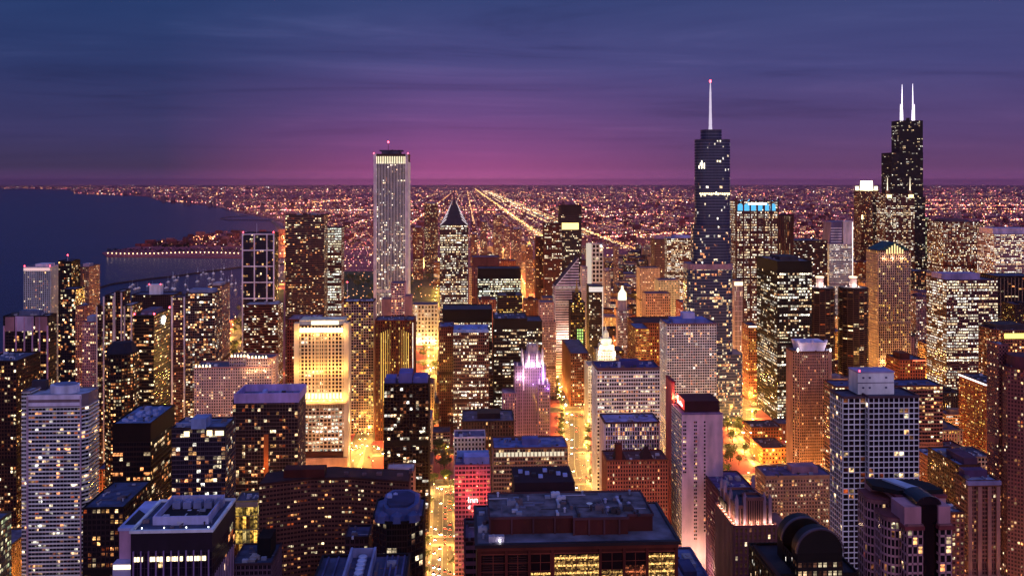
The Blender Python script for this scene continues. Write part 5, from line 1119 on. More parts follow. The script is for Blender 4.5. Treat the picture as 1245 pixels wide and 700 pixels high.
def lattice():
    Y = 525; x0, x1 = pxX(1028, Y), pxX(1117, Y); X = (x0 + x1) / 2; hw = (x1 - x0) / 2; h = pyZ(483, X, Y); D = 22; b = B('apartment_tower', 'white lattice apartment tower with tall white rooftop box', X, Y, D=D, w=2 * hw)
    k = dict(fh=3.45, bw=4.0, mull=1, pf=.15, sf=.2, pp=.4, sp=.35, lit=.08, pal='warm', es=1.9, run=1, row=.2)
    xm = pxX(1056, Y) - X
    b.mass([(xm, 0), (hw, 0), (hw, D), (xm, D)], 0, h, **dict(k, indiv=60)); b.mass([(-hw, 4), (xm - .1, 4), (xm - .1, D), (-hw, D)], 0, h - 1, **dict(k, indiv=38))
    b.block('rooftop_box', pxX(1043, Y + 8) - X, pxX(1087, Y + 8) - X, 8, 21, h, pyZ(453, X, Y + 8), (.80, .77, .95)); zt = pyZ(453, X, Y + 8); bx0, bx1 = pxX(1043, Y + 8) - X, pxX(1087, Y + 8) - X
    A = Acc(); A.box(bx0 - .3, bx1 + .3, 7.6, 21.4, zt, zt + .8); A.build('box_coping', wallm((.42, .36, .52)), b.root)
    A = Acc(); A.box(bx0 - .15, bx1 + .15, 7.8, 8, h + 6.8, h + 7.2)
    for px in (.12, .3, .75): A.box(bx0 + px * (bx1 - bx0), bx0 + px * (bx1 - bx0) + 1.3, 7.85, 8, h + 9.5, h + 10.6); A.box(bx0 + px * (bx1 - bx0), bx0 + px * (bx1 - bx0) + 1.2, 7.85, 8, h + 3.5, h + 4.6)
    A.build('box_vents', wallm((.16, .16, .28)), b.root)
    b.beacon(bx0 + 1, 8, zt + .8, .5)
    b.done((.16, .12, .17), (.88, .82, .92), glass=(.01, .009, .018), roof=(.06, .06, .11)); reg(1024, 1117, 475, Y, D, X, 2 * hw, h, 'white lattice tower')
lattice()
T('apartment_block', 'low tan gridded block with penthouse below the tan ribbed tower', 931, 1011, 579, 700, 26, (.40, .26, .20), frame=(.52, .36, .30), roof=(.10, .07, .16), fh=3.1, bw=2.9, pf=.34, sf=.34, pp=.3, sp=.3, lit=.28, pal='warm', indiv=96, pent=(.45, .85, .3, .75, 5, (.40, .24, .30)), es=1.7, top=2)
T('corner_block', 'small orange lit corner block beside the curving bright road', 927, 957, 545, 950, 40, (.42, .16, .08), roof=(.04, .02, .04), fh=4.2, bw=4, pf=.4, sf=.4, lit=.6, pal='gold', es=1.6)
T('corner_block', 'dark roofed block behind the small orange lit corner block', 914, 950, 520, 1010, 30, (.12, .04, .03), roof=(.04, .03, .05), fh=4, bw=4, lit=.1, pal='gold')
def deco():
    Y = 410; X = pxX(918, Y); hw = (pxX(944, Y) - pxX(893, Y)) / 2; h = pyZ(640, X, Y); D = 30; b = B('stone_tower', 'pink stone tower with floodlit battlement crown', X, Y, D=D, w=2 * hw)
    b.rect(-hw, hw, 0, D, 0, h, fh=3.5, bw=2.7, pf=.5, sf=.42, pp=.5, sp=.1, lit=.08, pal='pale', indiv=80, run=1)
    c = (.55, .40, .42); b.rect(-hw + 2.2, hw - 2.2, 3, D - 3, h, h + 8, fh=8, bw=1.9, pf=.5, sf=.1, pp=.5, sp=0, lit=0)
    b.rect(-3.2, 4.2, 1.5, 8, h, h + 12, fh=12, bw=1.4, pf=.5, sf=.05, pp=.4, sp=0, lit=0)
    for x, y, t in ((-hw + 2, 2.6, 12), (-hw + 2, 12, 12), (-hw + 2, 21, 12), (-4, 2.4, 13), (5, 2.4, 13), (hw - 2, 2.6, 12), (-hw + 2, D - 3, 12), (hw - 2, D - 3, 13)):
        A = Acc(); A.box(x - .7, x + .7, y - .7, y + .7, h, h + t); A.cyl(x, y, .8, .1, h + t, h + t + 2.2, 4); A.build('pinnacle', wallm((.42, .30, .38)), b.root)
    A = Acc(); A.box(-hw + 1, hw + 4, 16, 28, h + 1, h + 5); A.build('plant_room', wallm((.05, .04, .07)), b.root); b.units(5, -hw * .5, hw * .5, 10, 24, h + 8, (.08, .09, .14), 1.2)
    for i in range(6): FLOODS.append((-hw + 1.5 + i * (2 * hw - 3) / 5, .6, h + .6, 420, (1, .72, .45), .3))
    for i in range(7): FLOODS.append((-hw + .4, 3 + i * 3.8, h + .6, 420, (1, .62, .35), .3))
    arr_floods(b.root); b.block('side_terrace', hw, hw + 7, 2, 20, 0, h - 1, (.38, .2, .18))
    b.done((.33, .17, .17), (.36, .19, .19), roof=(.04, .04, .07)); reg(893, 944, 638, Y, D, X, 2 * hw, h, 'battlement crowned stone tower')
deco()
T('podium', 'purple flat roofs left of the battlement crowned stone tower', 881, 926, 606, 640, 60, (.10, .05, .12), roof=(.10, .07, .22), lit=.08, pal='warm', units=5)
def arches():
    Y = 330; X = pxX(990, Y); h = pyZ(678, X, Y); b = B('curved_roof_building', 'black building with two big round arched roof fronts', X, Y, D=34, w=34)
    k = dict(fh=3.4, bw=2.4, lit=.45, pal='pale', pf=.3, sf=.45, es=1.8, roof=False)
    c1, z1, c2, z2 = pxX(997, Y - 1) - X, pyZ(672, X, Y - 1), pxX(977, Y + 15) - X, pyZ(656, X, Y + 15)
    b.rect(c1 - 8.5, c1 + 8.5, -.9, 5, 60, z1, **dict(k, top=3, indiv=40)); b.rect(c2 - 8.3, c2 + 8.3, 15.1, 21, 60, z2, **dict(k, top=8)); b.rect(c1 - 8, c1 + 8, 5, 15.1, 60, z1 - 3, **k)
    b.rect(-15, 17, 1, 30, 60, h - 7, **dict(k, roof=True, lit=.6))
    for (cx, y0, y1, r, zc) in ((pxX(997, Y - 1) - X, -1, 5, 8.6, pyZ(672, X, Y - 1)), (pxX(977, Y + 15) - X, 15, 21, 8.4, pyZ(656, X, Y + 15))):
        k = 28; A = Acc(); P = [(cx + r * math.cos(R(180 * i / k)), zc + r * math.sin(R(180 * i / k))) for i in range(k + 1)]
        A.poly([(x, y0 + .1, z) for x, z in P][::-1])
        for (xa, za), (xb, zb) in zip(P, P[1:]): A.quads([[(xa, y0, za), (xb, y0, zb), (xb, y1, zb), (xa, y1, za)]])
        A.build('barrel_roof', wallm((.018, .02, .03), .5), b.root)
        A = Acc()
        for i in range(k):
            (xa, za), (xb, zb) = P[i], P[i + 1]; f = 1.06
            xa2, za2, xb2, zb2 = cx + (xa - cx) * f, zc + (za - zc) * f, cx + (xb - cx) * f, zc + (zb - zc) * f
            A.quads([[(xb, y0 - .4, zb), (xa, y0 - .4, za), (xa2, y0 - .4, za2), (xb2, y0 - .4, zb2)], [(xa2, y0 - .4, za2), (xa2, y0 + 1, za2), (xb2, y0 + 1, zb2), (xb2, y0 - .4, zb2)]])
        A.build('arch_rim', wallm((.16, .14, .20), .35), b.root)
    A = Acc(); A.box(-15, -13.5, -6, 26, 60, h - 5); A.build('sloped_terrace', wallm((.10, .05, .05)), b.root)
    b.done((.02, .016, .02), roof=(.02, .02, .03)); reg(945, 1045, 640, Y, 34, X, 33, h, 'black arched roof building')
arches()
def curvy():
    Y = 315; X = pxX(1105, Y); z = lambda py, y=0: pyZ(py, X, Y + y); lx = lambda px, y=0: pxX(px, Y + y) - X; b = B('apartment_tower', 'near rose stone twin tower with rounded corner bays and dark glass centre', X, Y, D=44, w=32)
    k = dict(fh=3.5, bw=2.7, mull=1, pf=.24, sf=.24, pp=.2, sp=.2, lit=.1, pal='warm', es=1.9, run=1, row=.2)
    zf = z(641); x0, x1 = lx(1103), lx(1157)
    b.mass([(x0, 0), (lx(1122), 0), (lx(1122), 12), (x0, 12)], 60, zf, **dict(k, indiv=48)); b.mass([(lx(1142), 0), (x1, 0), (x1, 12), (lx(1142), 12)], 60, zf, **dict(k, indiv=48))
    A = Acc(); A.box(lx(1122) + .1, lx(1142) - .1, 1.5, 12, 60, zf + 7.5); A.build('glass_centre', wallm((.012, .012, .03), .15), b.root)
    A = Acc(); P = [(lx(1132) + 4.6 * math.cos(R(a)), zf + 7.5 + 3 * math.sin(R(a))) for a in range(0, 181, 20)]
    A.poly([(x, 1.4, zz) for x, zz in P][::-1]); [A.quads([[(a, 1.4, c), (d, 1.4, e), (d, 12, e), (a, 12, c)]]) for (a, c), (d, e) in zip(P, P[1:])]; A.build('arched_glass_top', wallm((.03, .03, .06), .25), b.root)
    for a, c in ((1101, 1121.5), (1142.5, 1157)): b.block('attic_storey', lx(a), lx(c), .8, 11, zf + .4, zf + 7, (.50, .30, .34))
    for a, c in ((1101, 1122), (1142, 1158)): b.block('cornice', lx(a) - .5, lx(c) + .4, -.7, 12, zf - .8, zf + .5, (.30, .10, .12))
    # tall set back block and its big dark roof
    sx0, sx1 = lx(1090, 13), lx(1150, 13); zs_ = z(604, 13); b.rect(sx0, sx1, 13, 27, 60, zs_ - 9, **k); b.block('attic_block', sx0, sx1, 13, 27, zs_ - 9, zs_, (.56, .36, .38))
    A = Acc(); A.box(sx0 + 4, sx1 - 1.5, 12.4, 12.95, zs_ - 5.5, zs_ - 2); A.build('louvre_panel', wallm((.12, .10, .15)), b.root)
    b.block('cornice', sx0 - .3, sx1 + .3, 12.3, 27.3, zs_ - .5, zs_ + .5, (.28, .10, .12))
    zr = zs_ + .5; A = Acc(); A.prism([(sx0 + 1, 14), (sx1 - .5, 14), (sx1 - 1.5, 22), (sx1 - 5, 26), (sx0 - 5, 28), (sx0 - 6, 20)], zr, zr + 1.6); A.build('roof_house', wallm((.03, .035, .055)), b.root)
    A = Acc(); A.prism([(sx0 + 5, 15), (sx0 + 10, 15), (sx0 + 5, 26), (sx0 + .5, 26)], zr + 1.6, zr + 2.2); A.build('pale_roof_panel', wallm((.48, .52, .62)), b.root)
    # rounded bays stepping back along the left side
    for px, y, r, zt in ((1086, 9, 4.4, z(628, 9)), (1066, 20, 4.6, z(606, 20))):
        cx = lx(px, y); kk = 10; P = [(cx + r * math.cos(R(150 + 170 * i / kk)), y + r * math.sin(R(150 + 170 * i / kk))) for i in range(kk + 1)] + [(cx + r + 3, y + 8), (cx - r + 1, y + 8)]
        b.mass(P, 60, zt, **dict(k, bw=2.1, lit=.07)); A = Acc(); A.prism([(cx + (x - cx) * 1.06, y + (yy - y) * 1.06) for x, yy in P], zt, zt + 1.2); A.build('bay_cornice', wallm((.28, .11, .13)), b.root)
    b.block('stone_pier', lx(1058, 25), lx(1068, 25), 25, 30, zr - 24, zr + 1.5, (.42, .26, .28))
    b.done((.36, .20, .21), (.58, .37, .39), roof=(.06, .07, .10)); reg(1050, 1160, 600, Y, 44, X, 32, zf, 'near rose stone twin tower')
curvy()
def twocol(b):
    hw, h = b.hw, b.h
    for u in (-.92, -.3, .35, .92): b.block('stone_pier', hw * u - 1.3, hw * u + 1.3, -1.4, -.3, 30, h - 3, (.42, .24, .20))
    b.block('cornice', -hw - 1, hw + 1, -1.8, 1, h - 2, h + .6, (.34, .30, .44)); b.block('base_course', -hw - 1.5, hw + 1.5, -2.2, b.D, 34, 37, (.5, .3, .22)); b.block('rear_penthouse', -hw * .8, hw * .7, 8, 15, h, h + 5, (.16, .10, .22))
    for i in range(4): FLOODS.append((-hw + 2 + i * 8, -8, 6, 16000, (1, .62, .25), .8))
    FLOODS.append((hw + 8, -2, 10, 42000, (1, .72, .35), .8)); arr_floods(b.root)
T('apartment_tower', 'warm stone tower with pale cornice and glowing base at the lower right', 1177, 1214, 585, 590, 16, (.20, .10, .08), frame=(.34, .17, .14), roof=(.26, .28, .42), fh=3.1, bw=2.5, pf=.3, sf=.35, pp=.25, sp=.2, lit=.16, pal='warm', indiv=90, post=twocol, run=1)
T('apartment_tower', 'brown slab with patchy pale blue roof rising behind the warm stone tower', 1166, 1192, 566, 640, 44, (.12, .06, .05), roof=(.20, .23, .40), fh=3.1, bw=3, pf=.35, sf=.4, lit=.16, pal='warm', run=1, pent=(.3, .95, .05, .6, 5, (.18, .11, .20)), units=6)
T('apartment_tower', 'slim orange brown block with blue roof left of the patchy roofed slab', 1129, 1145, 556, 700, 24, (.28, .12, .08), roof=(.24, .27, .46), fh=3.1, bw=3, pf=.35, sf=.4, lit=.2, pal='warm', run=1)
T('apartment_block', 'small checkered block of lit windows between the rose twin tower and the warm stone tower', 1152, 1172, 624, 560, 22, (.22, .09, .07), fh=3.3, bw=3, pf=.4, sf=.4, lit=.9, pal='warm', row=0, run=1, es=1.4)
T('office_tower', 'amber windowed block with a sweeping white roofline', 1199, 1226, 467, 880, 50, (.26, .09, .05), roof=(.03, .03, .05), fh=3.5, bw=3, pf=.4, sf=.45, lit=.65, pal='gold', row=.1, run=1, es=1.9,
  post=lambda b: ((lambda A: (A.box(-b.hw, b.hw, -.9, -.3, b.h - 1.2, b.h + .2), A.box(-b.hw - .8, -b.hw - .2, 0, b.D, b.h - 1.2, b.h + .2), A.build('roofline_light', emis((1, .95, .9), 2.5), b.root)))(Acc()), [FLOODS.append((-b.hw + i * 10, -12, 8, 30000, (1, .6, .12), 1)) for i in range(5)], arr_floods(b.root)))
T('apartment_tower', 'plum brown rounded tower along the right edge, the front taller one', 1234, 1272, 450, 640, 24, (.20, .08, .09), frame=(.34, .16, .17), fh=3.1, bw=2.7, pf=.4, sf=.4, pp=.2, sp=.2, lit=.14, pal='warm', run=1, chamfer=9, indiv=60,
  post=lambda b: (lambda A: (A.cyl(2, 12, 11, 11, b.h, b.h + 9, 24), A.build('round_penthouse', wallm((.20, .09, .13)), b.root), b.block('white_fin', -1, 1.2, -2, 1, b.h - 20, b.h + 17, (.5, .36, .5))))(Acc()))
T('apartment_tower', 'plum brown flat slab joined to the left of the rounded edge tower', 1214, 1226, 420, 660, 15, (.33, .15, .17), frame=(.36, .17, .19), fh=3.1, bw=2.8, pf=.5, sf=.5, pp=.1, sp=.1, lit=.22, pal='warm', run=1)
T('parking_garage', 'long glowing yellow decked garage below the rounded edge tower', 1219, 1275, 640, 690, 60, (.4, .2, .1), fh=4.2, bw=7, pf=.1, sf=.35, lit=1.3, pal='gold', es=1.6, row=0, roof=(.04, .03, .05))
T('low_block', 'low red lit terrace block below the broad blazing office block', 1130, 1178, 548, 800, 30, (.32, .06, .04), roof=(.16, .04, .05), fh=4, bw=4, lit=.3, pal='red')
T('low_block', 'low cream block right of the red lit terrace block', 1180, 1206, 556, 760, 30, (.42, .28, .2), roof=(.08, .06, .10), fh=4, bw=4, lit=.3, pal='warm')
T('office_block', 'brick hall with glowing red roofline behind the white lattice tower box', 1094, 1125, 438, 1010, 34, (.28, .10, .05), fh=4, bw=3.6, pf=.4, sf=.4, lit=.3, pal='gold', pent=(.1, .5, .2, .7, 7, (.16, .05, .04)), post=lambda b: (lambda A: (A.box(0, b.hw, -.8, -.3, b.h - .6, b.h + .4), A.build('roofline_light', emis((1, .15, .06), 2.5), b.root)))(Acc()))
T('office_tower', 'white ribbed narrow slab behind the rounded base of the silver tower', 893, 903, 342, 1320, 24, (.42, .30, .32), fh=8, bw=2.6, pf=.45, sf=.1, lit=.2, pal='pale', row=0, post=lambda b: (lambda A: (A.box(-b.hw, b.hw, -.8, -.3, b.h - 6, b.h - 1), A.build('crown_lights', emis((1, .82, .45), 3), b.root)))(Acc()))
T('office_block', 'low rise with a bright white curved roofline beside the golden canyon', 910, 921, 396, 1230, 30, (.30, .14, .12), fh=4, bw=3, lit=.4, pal='gold', post=lambda b: (lambda A: (A.box(-b.hw, b.hw, -.8, -.3, b.h - 2, b.h - .3), A.build('roofline_light', emis((1, .85, .6), 3), b.root)))(Acc()))
T('office_tower', 'wide distant block sparkling with white windows left of the silver tower', 811, 850, 290, 1990, 60, (.10, .05, .06), roof=(.4, .36, .48), fh=4.2, bw=4, lit=.75, pal='pale', row=.7, run=3, es=2.2, pent=(.3, .8, .2, .8, 5, (.5, .46, .6)))
T('office_tower', 'dark tower with lilac top left of the sparkling distant block', 796, 808, 291, 1900, 40, (.12, .08, .11), fh=4, bw=3.5, lit=.12, pal='warm', pent=(0, 1, .1, .9, 7, (.36, .26, .38)))
T('office_block', 'gold washed stone block with big square windows above the tall white grid', 801, 826, 341, 1630, 36, (.46, .37, .31), fh=4.4, bw=3.6, pf=.4, sf=.4, lit=.45, pal='warm', row=0, run=1, es=1.4)
T('office_block', 'long amber block with arcaded windows left of the gold washed stone block', 785, 815, 357, 1540, 30, (.30, .20, .18), fh=5, bw=4, pf=.4, sf=.4, lit=.35, pal='warm', row=0, run=1, es=1.3, roof=(.12, .09, .17))
T('office_block', 'tan hotel with gridded windows behind the amber arcaded block', 778, 802, 326, 1750, 34, (.36, .27, .23), fh=4, bw=3.4, pf=.4, sf=.4, lit=.4, pal='warm', row=0, run=1, es=1.3)
T('office_block', 'red brick block with many white windows left of the silver tower base', 828, 846, 368, 1420, 34, (.30, .09, .06), fh=4, bw=3.2, pf=.4, sf=.4, lit=.5, pal='pale', row=.1, run=1)
T('office_block', 'broad dim hall roof behind the tall white grid tower', 772, 838, 393, 1290, 60, (.24, .10, .07), roof=(.05, .02, .03), fh=5, bw=4, pf=.4, sf=.4, lit=.4, pal='gold', row=0)
T('office_tower', 'wedge of amber balconies right of the slender cupola tower', 773, 789, 400, 1180, 50, (.32, .12, .06), fh=3.6, bw=4, pf=.1, sf=.4, sp=.5, lit=.5, pal='gold', es=1.3, roof=(.12, .14, .28))
# south loop towers under the horizon
for i, (a, c, t, Y, col, lab) in enumerate(((516, 532, 248, 3000, (.12, .06, .08), 'distant dark twin topped tower just right of the marble tower'), (584, 592, 270, 2900, (.2, .1, .12), 'slim distant pink tower, leftmost of the far cluster right of the spire'),
        (600, 611, 262, 2950, (.22, .11, .12), 'distant pink tower with pale cap above the greenish lit slab'), (613, 620, 276, 2600, (.24, .12, .12), 'distant stubby tower right of the pale capped pink one'), (622, 634, 279, 2750, (.2, .1, .12), 'distant mauve tower at the right of the far cluster'),
        (502, 514, 277, 2800, (.18, .07, .07), 'distant brown tower hugging the marble tower'), (572, 580, 285, 2500, (.2, .1, .1), 'distant slim tower behind the chevron roofed tower'), (640, 648, 300, 2300, (.18, .08, .08), 'distant low tower with a golden pyramid cap'),
        (735, 742, 330, 2000, (.25, .2, .24), 'distant pale slab right of the slim white grid tower'), (748, 752, 300, 2500, (.2, .12, .14), 'distant thin tower above the clock tower district'))):
    T('tower', lab, a, c, t, Y, 30, col, fh=3.6, bw=4, lit=.4, pal='warm', es=1.6, pent=(.2, .8, .2, .8, 5, (.4, .32, .4)),
      post=(lambda b: (lambda A: (A.cyl(0, 14, 8, .5, b.h, b.h + 14, 4), A.build('pyramid_cap', emis((1, .6, .15), 1.4), b.root)))(Acc())) if i == 7 else None)

# ------------------------------------------------------------------ smaller buildings between them
ib = np.full((700, 1245), -1, np.int32); zb = np.full((700, 1245), 1e9)
def stamp(e, i):
    Y, a, b_, t, bt, _ = e; a, b_, t, bt = int(max(a, 0)), int(min(b_, 1245)), int(max(t, 0)), int(min(max(bt, 0), 700))
    if b_ <= a or bt <= t: return
    S = zb[t:bt, a:b_] > Y; zb[t:bt, a:b_][S] = Y; ib[t:bt, a:b_][S] = i
for i, e in enumerate(IDB): stamp(e, i)
NAMED = list(IDB); cands = []; fr = random.Random(42)
FC = [((.30, .12, .08), 'red brick'), ((.38, .24, .15), 'tan'), ((.16, .07, .06), 'dark brown'), ((.10, .07, .10), 'slate grey'), ((.44, .30, .24), 'cream'), ((.24, .15, .18), 'mauve'), ((.06, .04, .05), 'black')]
def clear(x0, x1, y0, y1): return not any(a < x1 + 3 and b_ > x0 - 3 and c < y1 + 3 and d > y0 - 3 for a, b_, c, d in FOOT)
def onroad(x0, x1, y0, y1):
    for pts, w in ((MICH, 34), (COLB, 27), (RIGHT, 36), (DRIVE, 40)):
        for a, b_ in zip(pts, pts[1:]):
            for t in (0, .25, .5, .75, 1):
                x, y = a[0] + (b_[0] - a[0]) * t, a[1] + (b_[1] - a[1]) * t
                if x0 - w / 2 < x < x1 + w / 2 and y0 - 6 < y < y1 + 6: return True
            if min(a[1], b_[1]) < (y0 + y1) / 2 < max(a[1], b_[1]):
                x = a[0] + (b_[0] - a[0]) * ((y0 + y1) / 2 - a[1]) / (b_[1] - a[1])
                if x0 - w / 2 < x < x1 + w / 2: return True
    return False
y = 640
while y < 3900:
    D = fr.uniform(24, 46); x = -430 if y < 1330 else -95
    if y > 1250 and y < 2600: x = -40
    xmax = y * .66
    while x < xmax:
        w = fr.uniform(20, 52); gap = fr.choice([2, 2, 4, 14]); x0, x1 = x, x + w; x += w + gap
        pxa, _ = toPx((x0 + x1) / 2, y, 0)
        if not -20 < pxa < 1265 or fr.random() < .1: continue
        if not in_land([(x0 + x1) / 2], [y])[0] or not clear(x0, x1, y, y + D) or onroad(x0, x1, y, y + D): continue
        if y < 1330 and pxa < 566: h = fr.choice([10, 14, 20, 30, 45])
        elif y < 1300: h = fr.choice([12, 18, 26, 40, 55, 70])
        elif y < 2100: h = fr.choice([14, 22, 34, 48, 70, 95]) * (1.25 if pxa > 1100 or 570 < pxa < 650 else .8)
        elif y < 2900: h = fr.choice([10, 16, 24, 34, 60]) * (1.5 if pxa > 960 else 1)
        else: h = fr.choice([8, 12, 16, 22, 36])
        if 735 < pxa < 800 and y > 1350: h = min(h, 34)
        if 418 < pxa < 470 and y < 1200: continue
        if 205 < pxa < 236 and y < 1300: continue
        if 840 < pxa < 945 and y < 1130: continue
        if 505 < pxa < 566 and y < 1100: h = min(h, 14)
        c, cn = fr.choice(FC)
        cands.append((y, x0, x1, D, h, c, cn))
    y += D + fr.choice([4, 16, 20, 26])
ents = []
for j, (y, x0, x1, D, h, c, cn) in enumerate(cands):
    ps = [toPx(xx, yy, h) for xx in (x0, x1) for yy in (y, y + D)]; e = (y, min(p[0] for p in ps), max(p[0] for p in ps), min(p[1] for p in ps), toPx(x0, y, 0)[1], cn)
    ents.append(e); stamp(e, 1000 + j)
cnt = np.bincount(ib[ib >= 1000] - 1000, minlength=len(cands)) if (ib >= 1000).any() else []
order = [j for j in np.argsort(-cnt) if cnt[j] > 22][:285]
print('filler candidates', len(cands), 'visible', int((cnt > 22).sum()))
protos = sorted(order, key=lambda j: (cands[j][0]))
used_lab = {}
ORD = ['', 'second ', 'third ', 'fourth ', 'fifth ', 'sixth ', 'seventh ', 'eighth ', 'ninth ', 'tenth ']
def article(lbl): return ' '.join(lbl.replace(',', '').split()[:6])
SHORT = {}
def short(lbl):
    w = lbl.replace(',', ' ').split(); stop = {'with', 'and', 'behind', 'under', 'beside', 'left', 'right', 'in', 'at', 'between', 'standing', 'above', 'over', 'near', 'of', 'on', 'just', 'joined', 'facing', 'lining', 'adjoining', 'stepping', 'directly', 'below', 'crowned', 'topped', 'by', 'blazing', 'crowded', 'sparkling', 'hugging', 'along', 'rising', 'outlined', 'squeezed'}
    out = [w[0]]
    for k in w[1:]:
        if k in stop or len(out) >= 5: break
        out.append(k)
    return ' '.join(out)
HN = {'building', 'tower', 'block', 'slab', 'hotel', 'hall', 'inn'}
anch = [(e[1], e[2], e[3], short(e[5])) for e in NAMED]
from collections import Counter
ac = Counter(a[3] for a in anch); anch = [a for a in anch if ac[a[3]] == 1 and len(a[3].split()) > 2]
for j in protos:
    y, x0, x1, D, h, c, cn = cands[j]; ys, xs = np.nonzero(ib == 1000 + j); cx, cy = xs.mean(), ys.mean()
    best = min(anch, key=lambda a: abs((a[0] + a[1]) / 2 - cx) + .6 * abs((a[2] + 25) - cy)); am = (best[0] + best[1]) / 2
    rel = ('left of' if cx < best[0] else 'right of' if cx > best[1] else 'above' if cy < best[2] else 'beside')
    size = 'low' if h < 24 else 'mid rise' if h < 60 else 'high'
    key = (size, cn, rel, best[3]); n = used_lab.get(key, 0); used_lab[key] = n + 1
    o_ = ORD[n] if n < len(ORD) else 'farther '
    label = f'{o_}{size} {cn} block {rel} the {best[3]}'.replace('beside', 'in line with')
    if n == 0: label = f'nearest {size} {cn} block {rel} the {best[3]}'.replace('beside', 'in line with')
    xc = (x0 + x1) / 2; b = B('city_block', label, xc, y, group='smaller buildings between the towers', D=D, w=x1 - x0); hw = (x1 - x0) / 2
    pal = fr.choice(['warm', 'warm', 'gold', 'pale', 'mix']); lt = fr.choice([.15, .3, .45]) if y < 2000 else .35
    st = fr.choice([dict(pf=.4, sf=.4), dict(pf=.12, sf=.45, row=.8, run=3), dict(pf=.5, sf=.25, pp=.5)])
    big = 1 if y < 1800 else 1.4
    b.rect(-hw, hw, 0, D, 0, h, **{**dict(fh=3.8 * big, bw=3.4 * big, lit=lt, pal=pal, es=1.7, run=1, row=.3, pp=.2, sp=.2), **st})
    if h > 20 and y < 2400:
        b.block('penthouse', -hw * fr.uniform(.2, .7), hw * fr.uniform(.1, .6), D * .25, D * .7, h, h + fr.uniform(2.5, 5.5), (c[0] * .8, c[1] * .9, c[2] * 1.3))
        if fr.random() < .6: b.units(2, -hw * .8, hw * .8, 3, D - 3, h, (.3, .3, .42), 1.8)
    b.done(c, roof=fr.choice([(.06, .06, .12), (.12, .12, .22), (.20, .18, .28), (.05, .03, .05), (.10, .06, .10)]))
# the low sprawl beyond, too many to count
A = Acc(); g = np.random.default_rng(4); C = {k: Acc() for k in range(3)}
n = 5200; sy = 226.5 + (300 - 226.5) * g.random(n) ** 1.2; sx = g.uniform(-10, 1255, n)
for i in range(n):
    X, Y = ground(sx[i], sy[i])
    if Y < 3900 or not in_land([X], [Y])[0]: continue
    X = round(X / 50) * 50; w, d = g.uniform(9, 30), g.uniform(9, 30); h = g.choice([6, 8, 10, 14, 24], p=[.3, .3, .2, .15, .05]) * (1 + Y / 14000)
    s = 1 + Y / 12000
    C[i % 3].box(X - w / 2 * s, X + w / 2 * s, Y, Y + d * s, 0, h)
for k, c in enumerate(((.34, .10, .10), (.20, .07, .09), (.40, .18, .18))):  # wall colours reddened to carry the lamp glow of the far city
    o = C[k].build('distant_buildings', wallm(c)); tag(o, 'countless low far buildings spreading to the horizon, ' + ('glow tinted red ones', 'dark ones', 'pale ones')[k], 'distant buildings', kind='stuff')
# countable towers on the far shore, left of the lake's end
fs = random.Random(9)
for i in range(26):
    px = fs.uniform(196, 335) if i < 18 else fs.uniform(96, 190); py = 248 + (px - 196) * .1 if i < 18 else 238; X, Y = ground(px, py - fs.uniform(2, 6) if i < 18 else py - 1.5)
    w = fs.uniform(25, 60); h = fs.uniform(35, 95)
    A = Acc(); A.box(-w / 2, w / 2, 0, w, 0, h); A.box(-w / 5, w / 5, w * .2, w * .6, h, h + 8); o = A.build('shore_tower', wallm((.32, .2, .24)), None, (X, Y, 0))
    tag(o, 'tiny pale tower on the far lake shore below the horizon', 'building', 'towers on the far lake shore')
# ------------------------------------------------------------------ trees, lamps, cars, far lights
def crown_mesh(seed, r=4.0):
    g = np.random.default_rng(seed); A = Acc(); cl = []
    for _ in range(9):
        cl.append(g.normal(0, .45, 3) * r * np.array([1, 1, .7]))
    for c in cl:
        m = 34; P = c + g.normal(0, .30, (m, 3)) * r
        d1 = g.normal(0, 1, (m, 3)); d1 /= np.linalg.norm(d1, axis=1)[:, None]; d2 = np.cross(d1, g.normal(0, 1, (m, 3))); d2 /= np.linalg.norm(d2, axis=1)[:, None]
        sz = g.uniform(.25, .6, (m, 1)) * r / 4 * 1.3
        A.quads(np.stack([P - d1 * sz, P + d2 * sz * .7, P + d1 * sz, P - d2 * sz * .7], 1))
    return A
LEAF = flat_mat('leaf_green', (.035, .06, .015), (.07, .09, .025), .8, .7)
BARK = wallm((.07, .045, .03))
crowns = []
for sdd in range(4):
    A = crown_mesh(sdd); A.v = [v + np.array([0, 0, 7.2]) for v in A.v]; crowns.append(A.mesh('crown', LEAF))
A = Acc(); A.cyl(0, 0, .38, .2, 0, 5.2, 7); A.quads([])
for k in range(4):
    a = k * 1.57 + .4; dx, dy = math.cos(a), math.sin(a)
    A.slabs((dx * .1, dy * .1), (dx, dy), (dy, -dx), [0], [.2], [4.4], [5.2], [-.1], [.1])
    V = [(0, 0, 4.4), (dx * 2.2, dy * 2.2, 7.4)]
    A.quads([[(-dy * .12, dx * .12, 4.4), (dy * .12, -dx * .12, 4.4), (dx * 2.2 + dy * .05, dy * 2.2 - dx * .05, 7.6), (dx * 2.2 - dy * .05, dy * 2.2 + dx * .05, 7.6)]])
trunk = A.mesh('trunk', BARK)
def tree(x, y, s, label, group):
    o = empty('street_tree', (x, y, .3), random.uniform(0, 6.3)); o.scale = (s, s, s * random.uniform(.9, 1.15))
    tag(o, label, 'tree', group); link('trunk', trunk, o); link('crown', random.choice(crowns), o)
tr = random.Random(3)
def occupied(x, y, m=3):
    return any(a - m < x < b + m and c - m < y < d + m for a, b, c, d in FOOT)
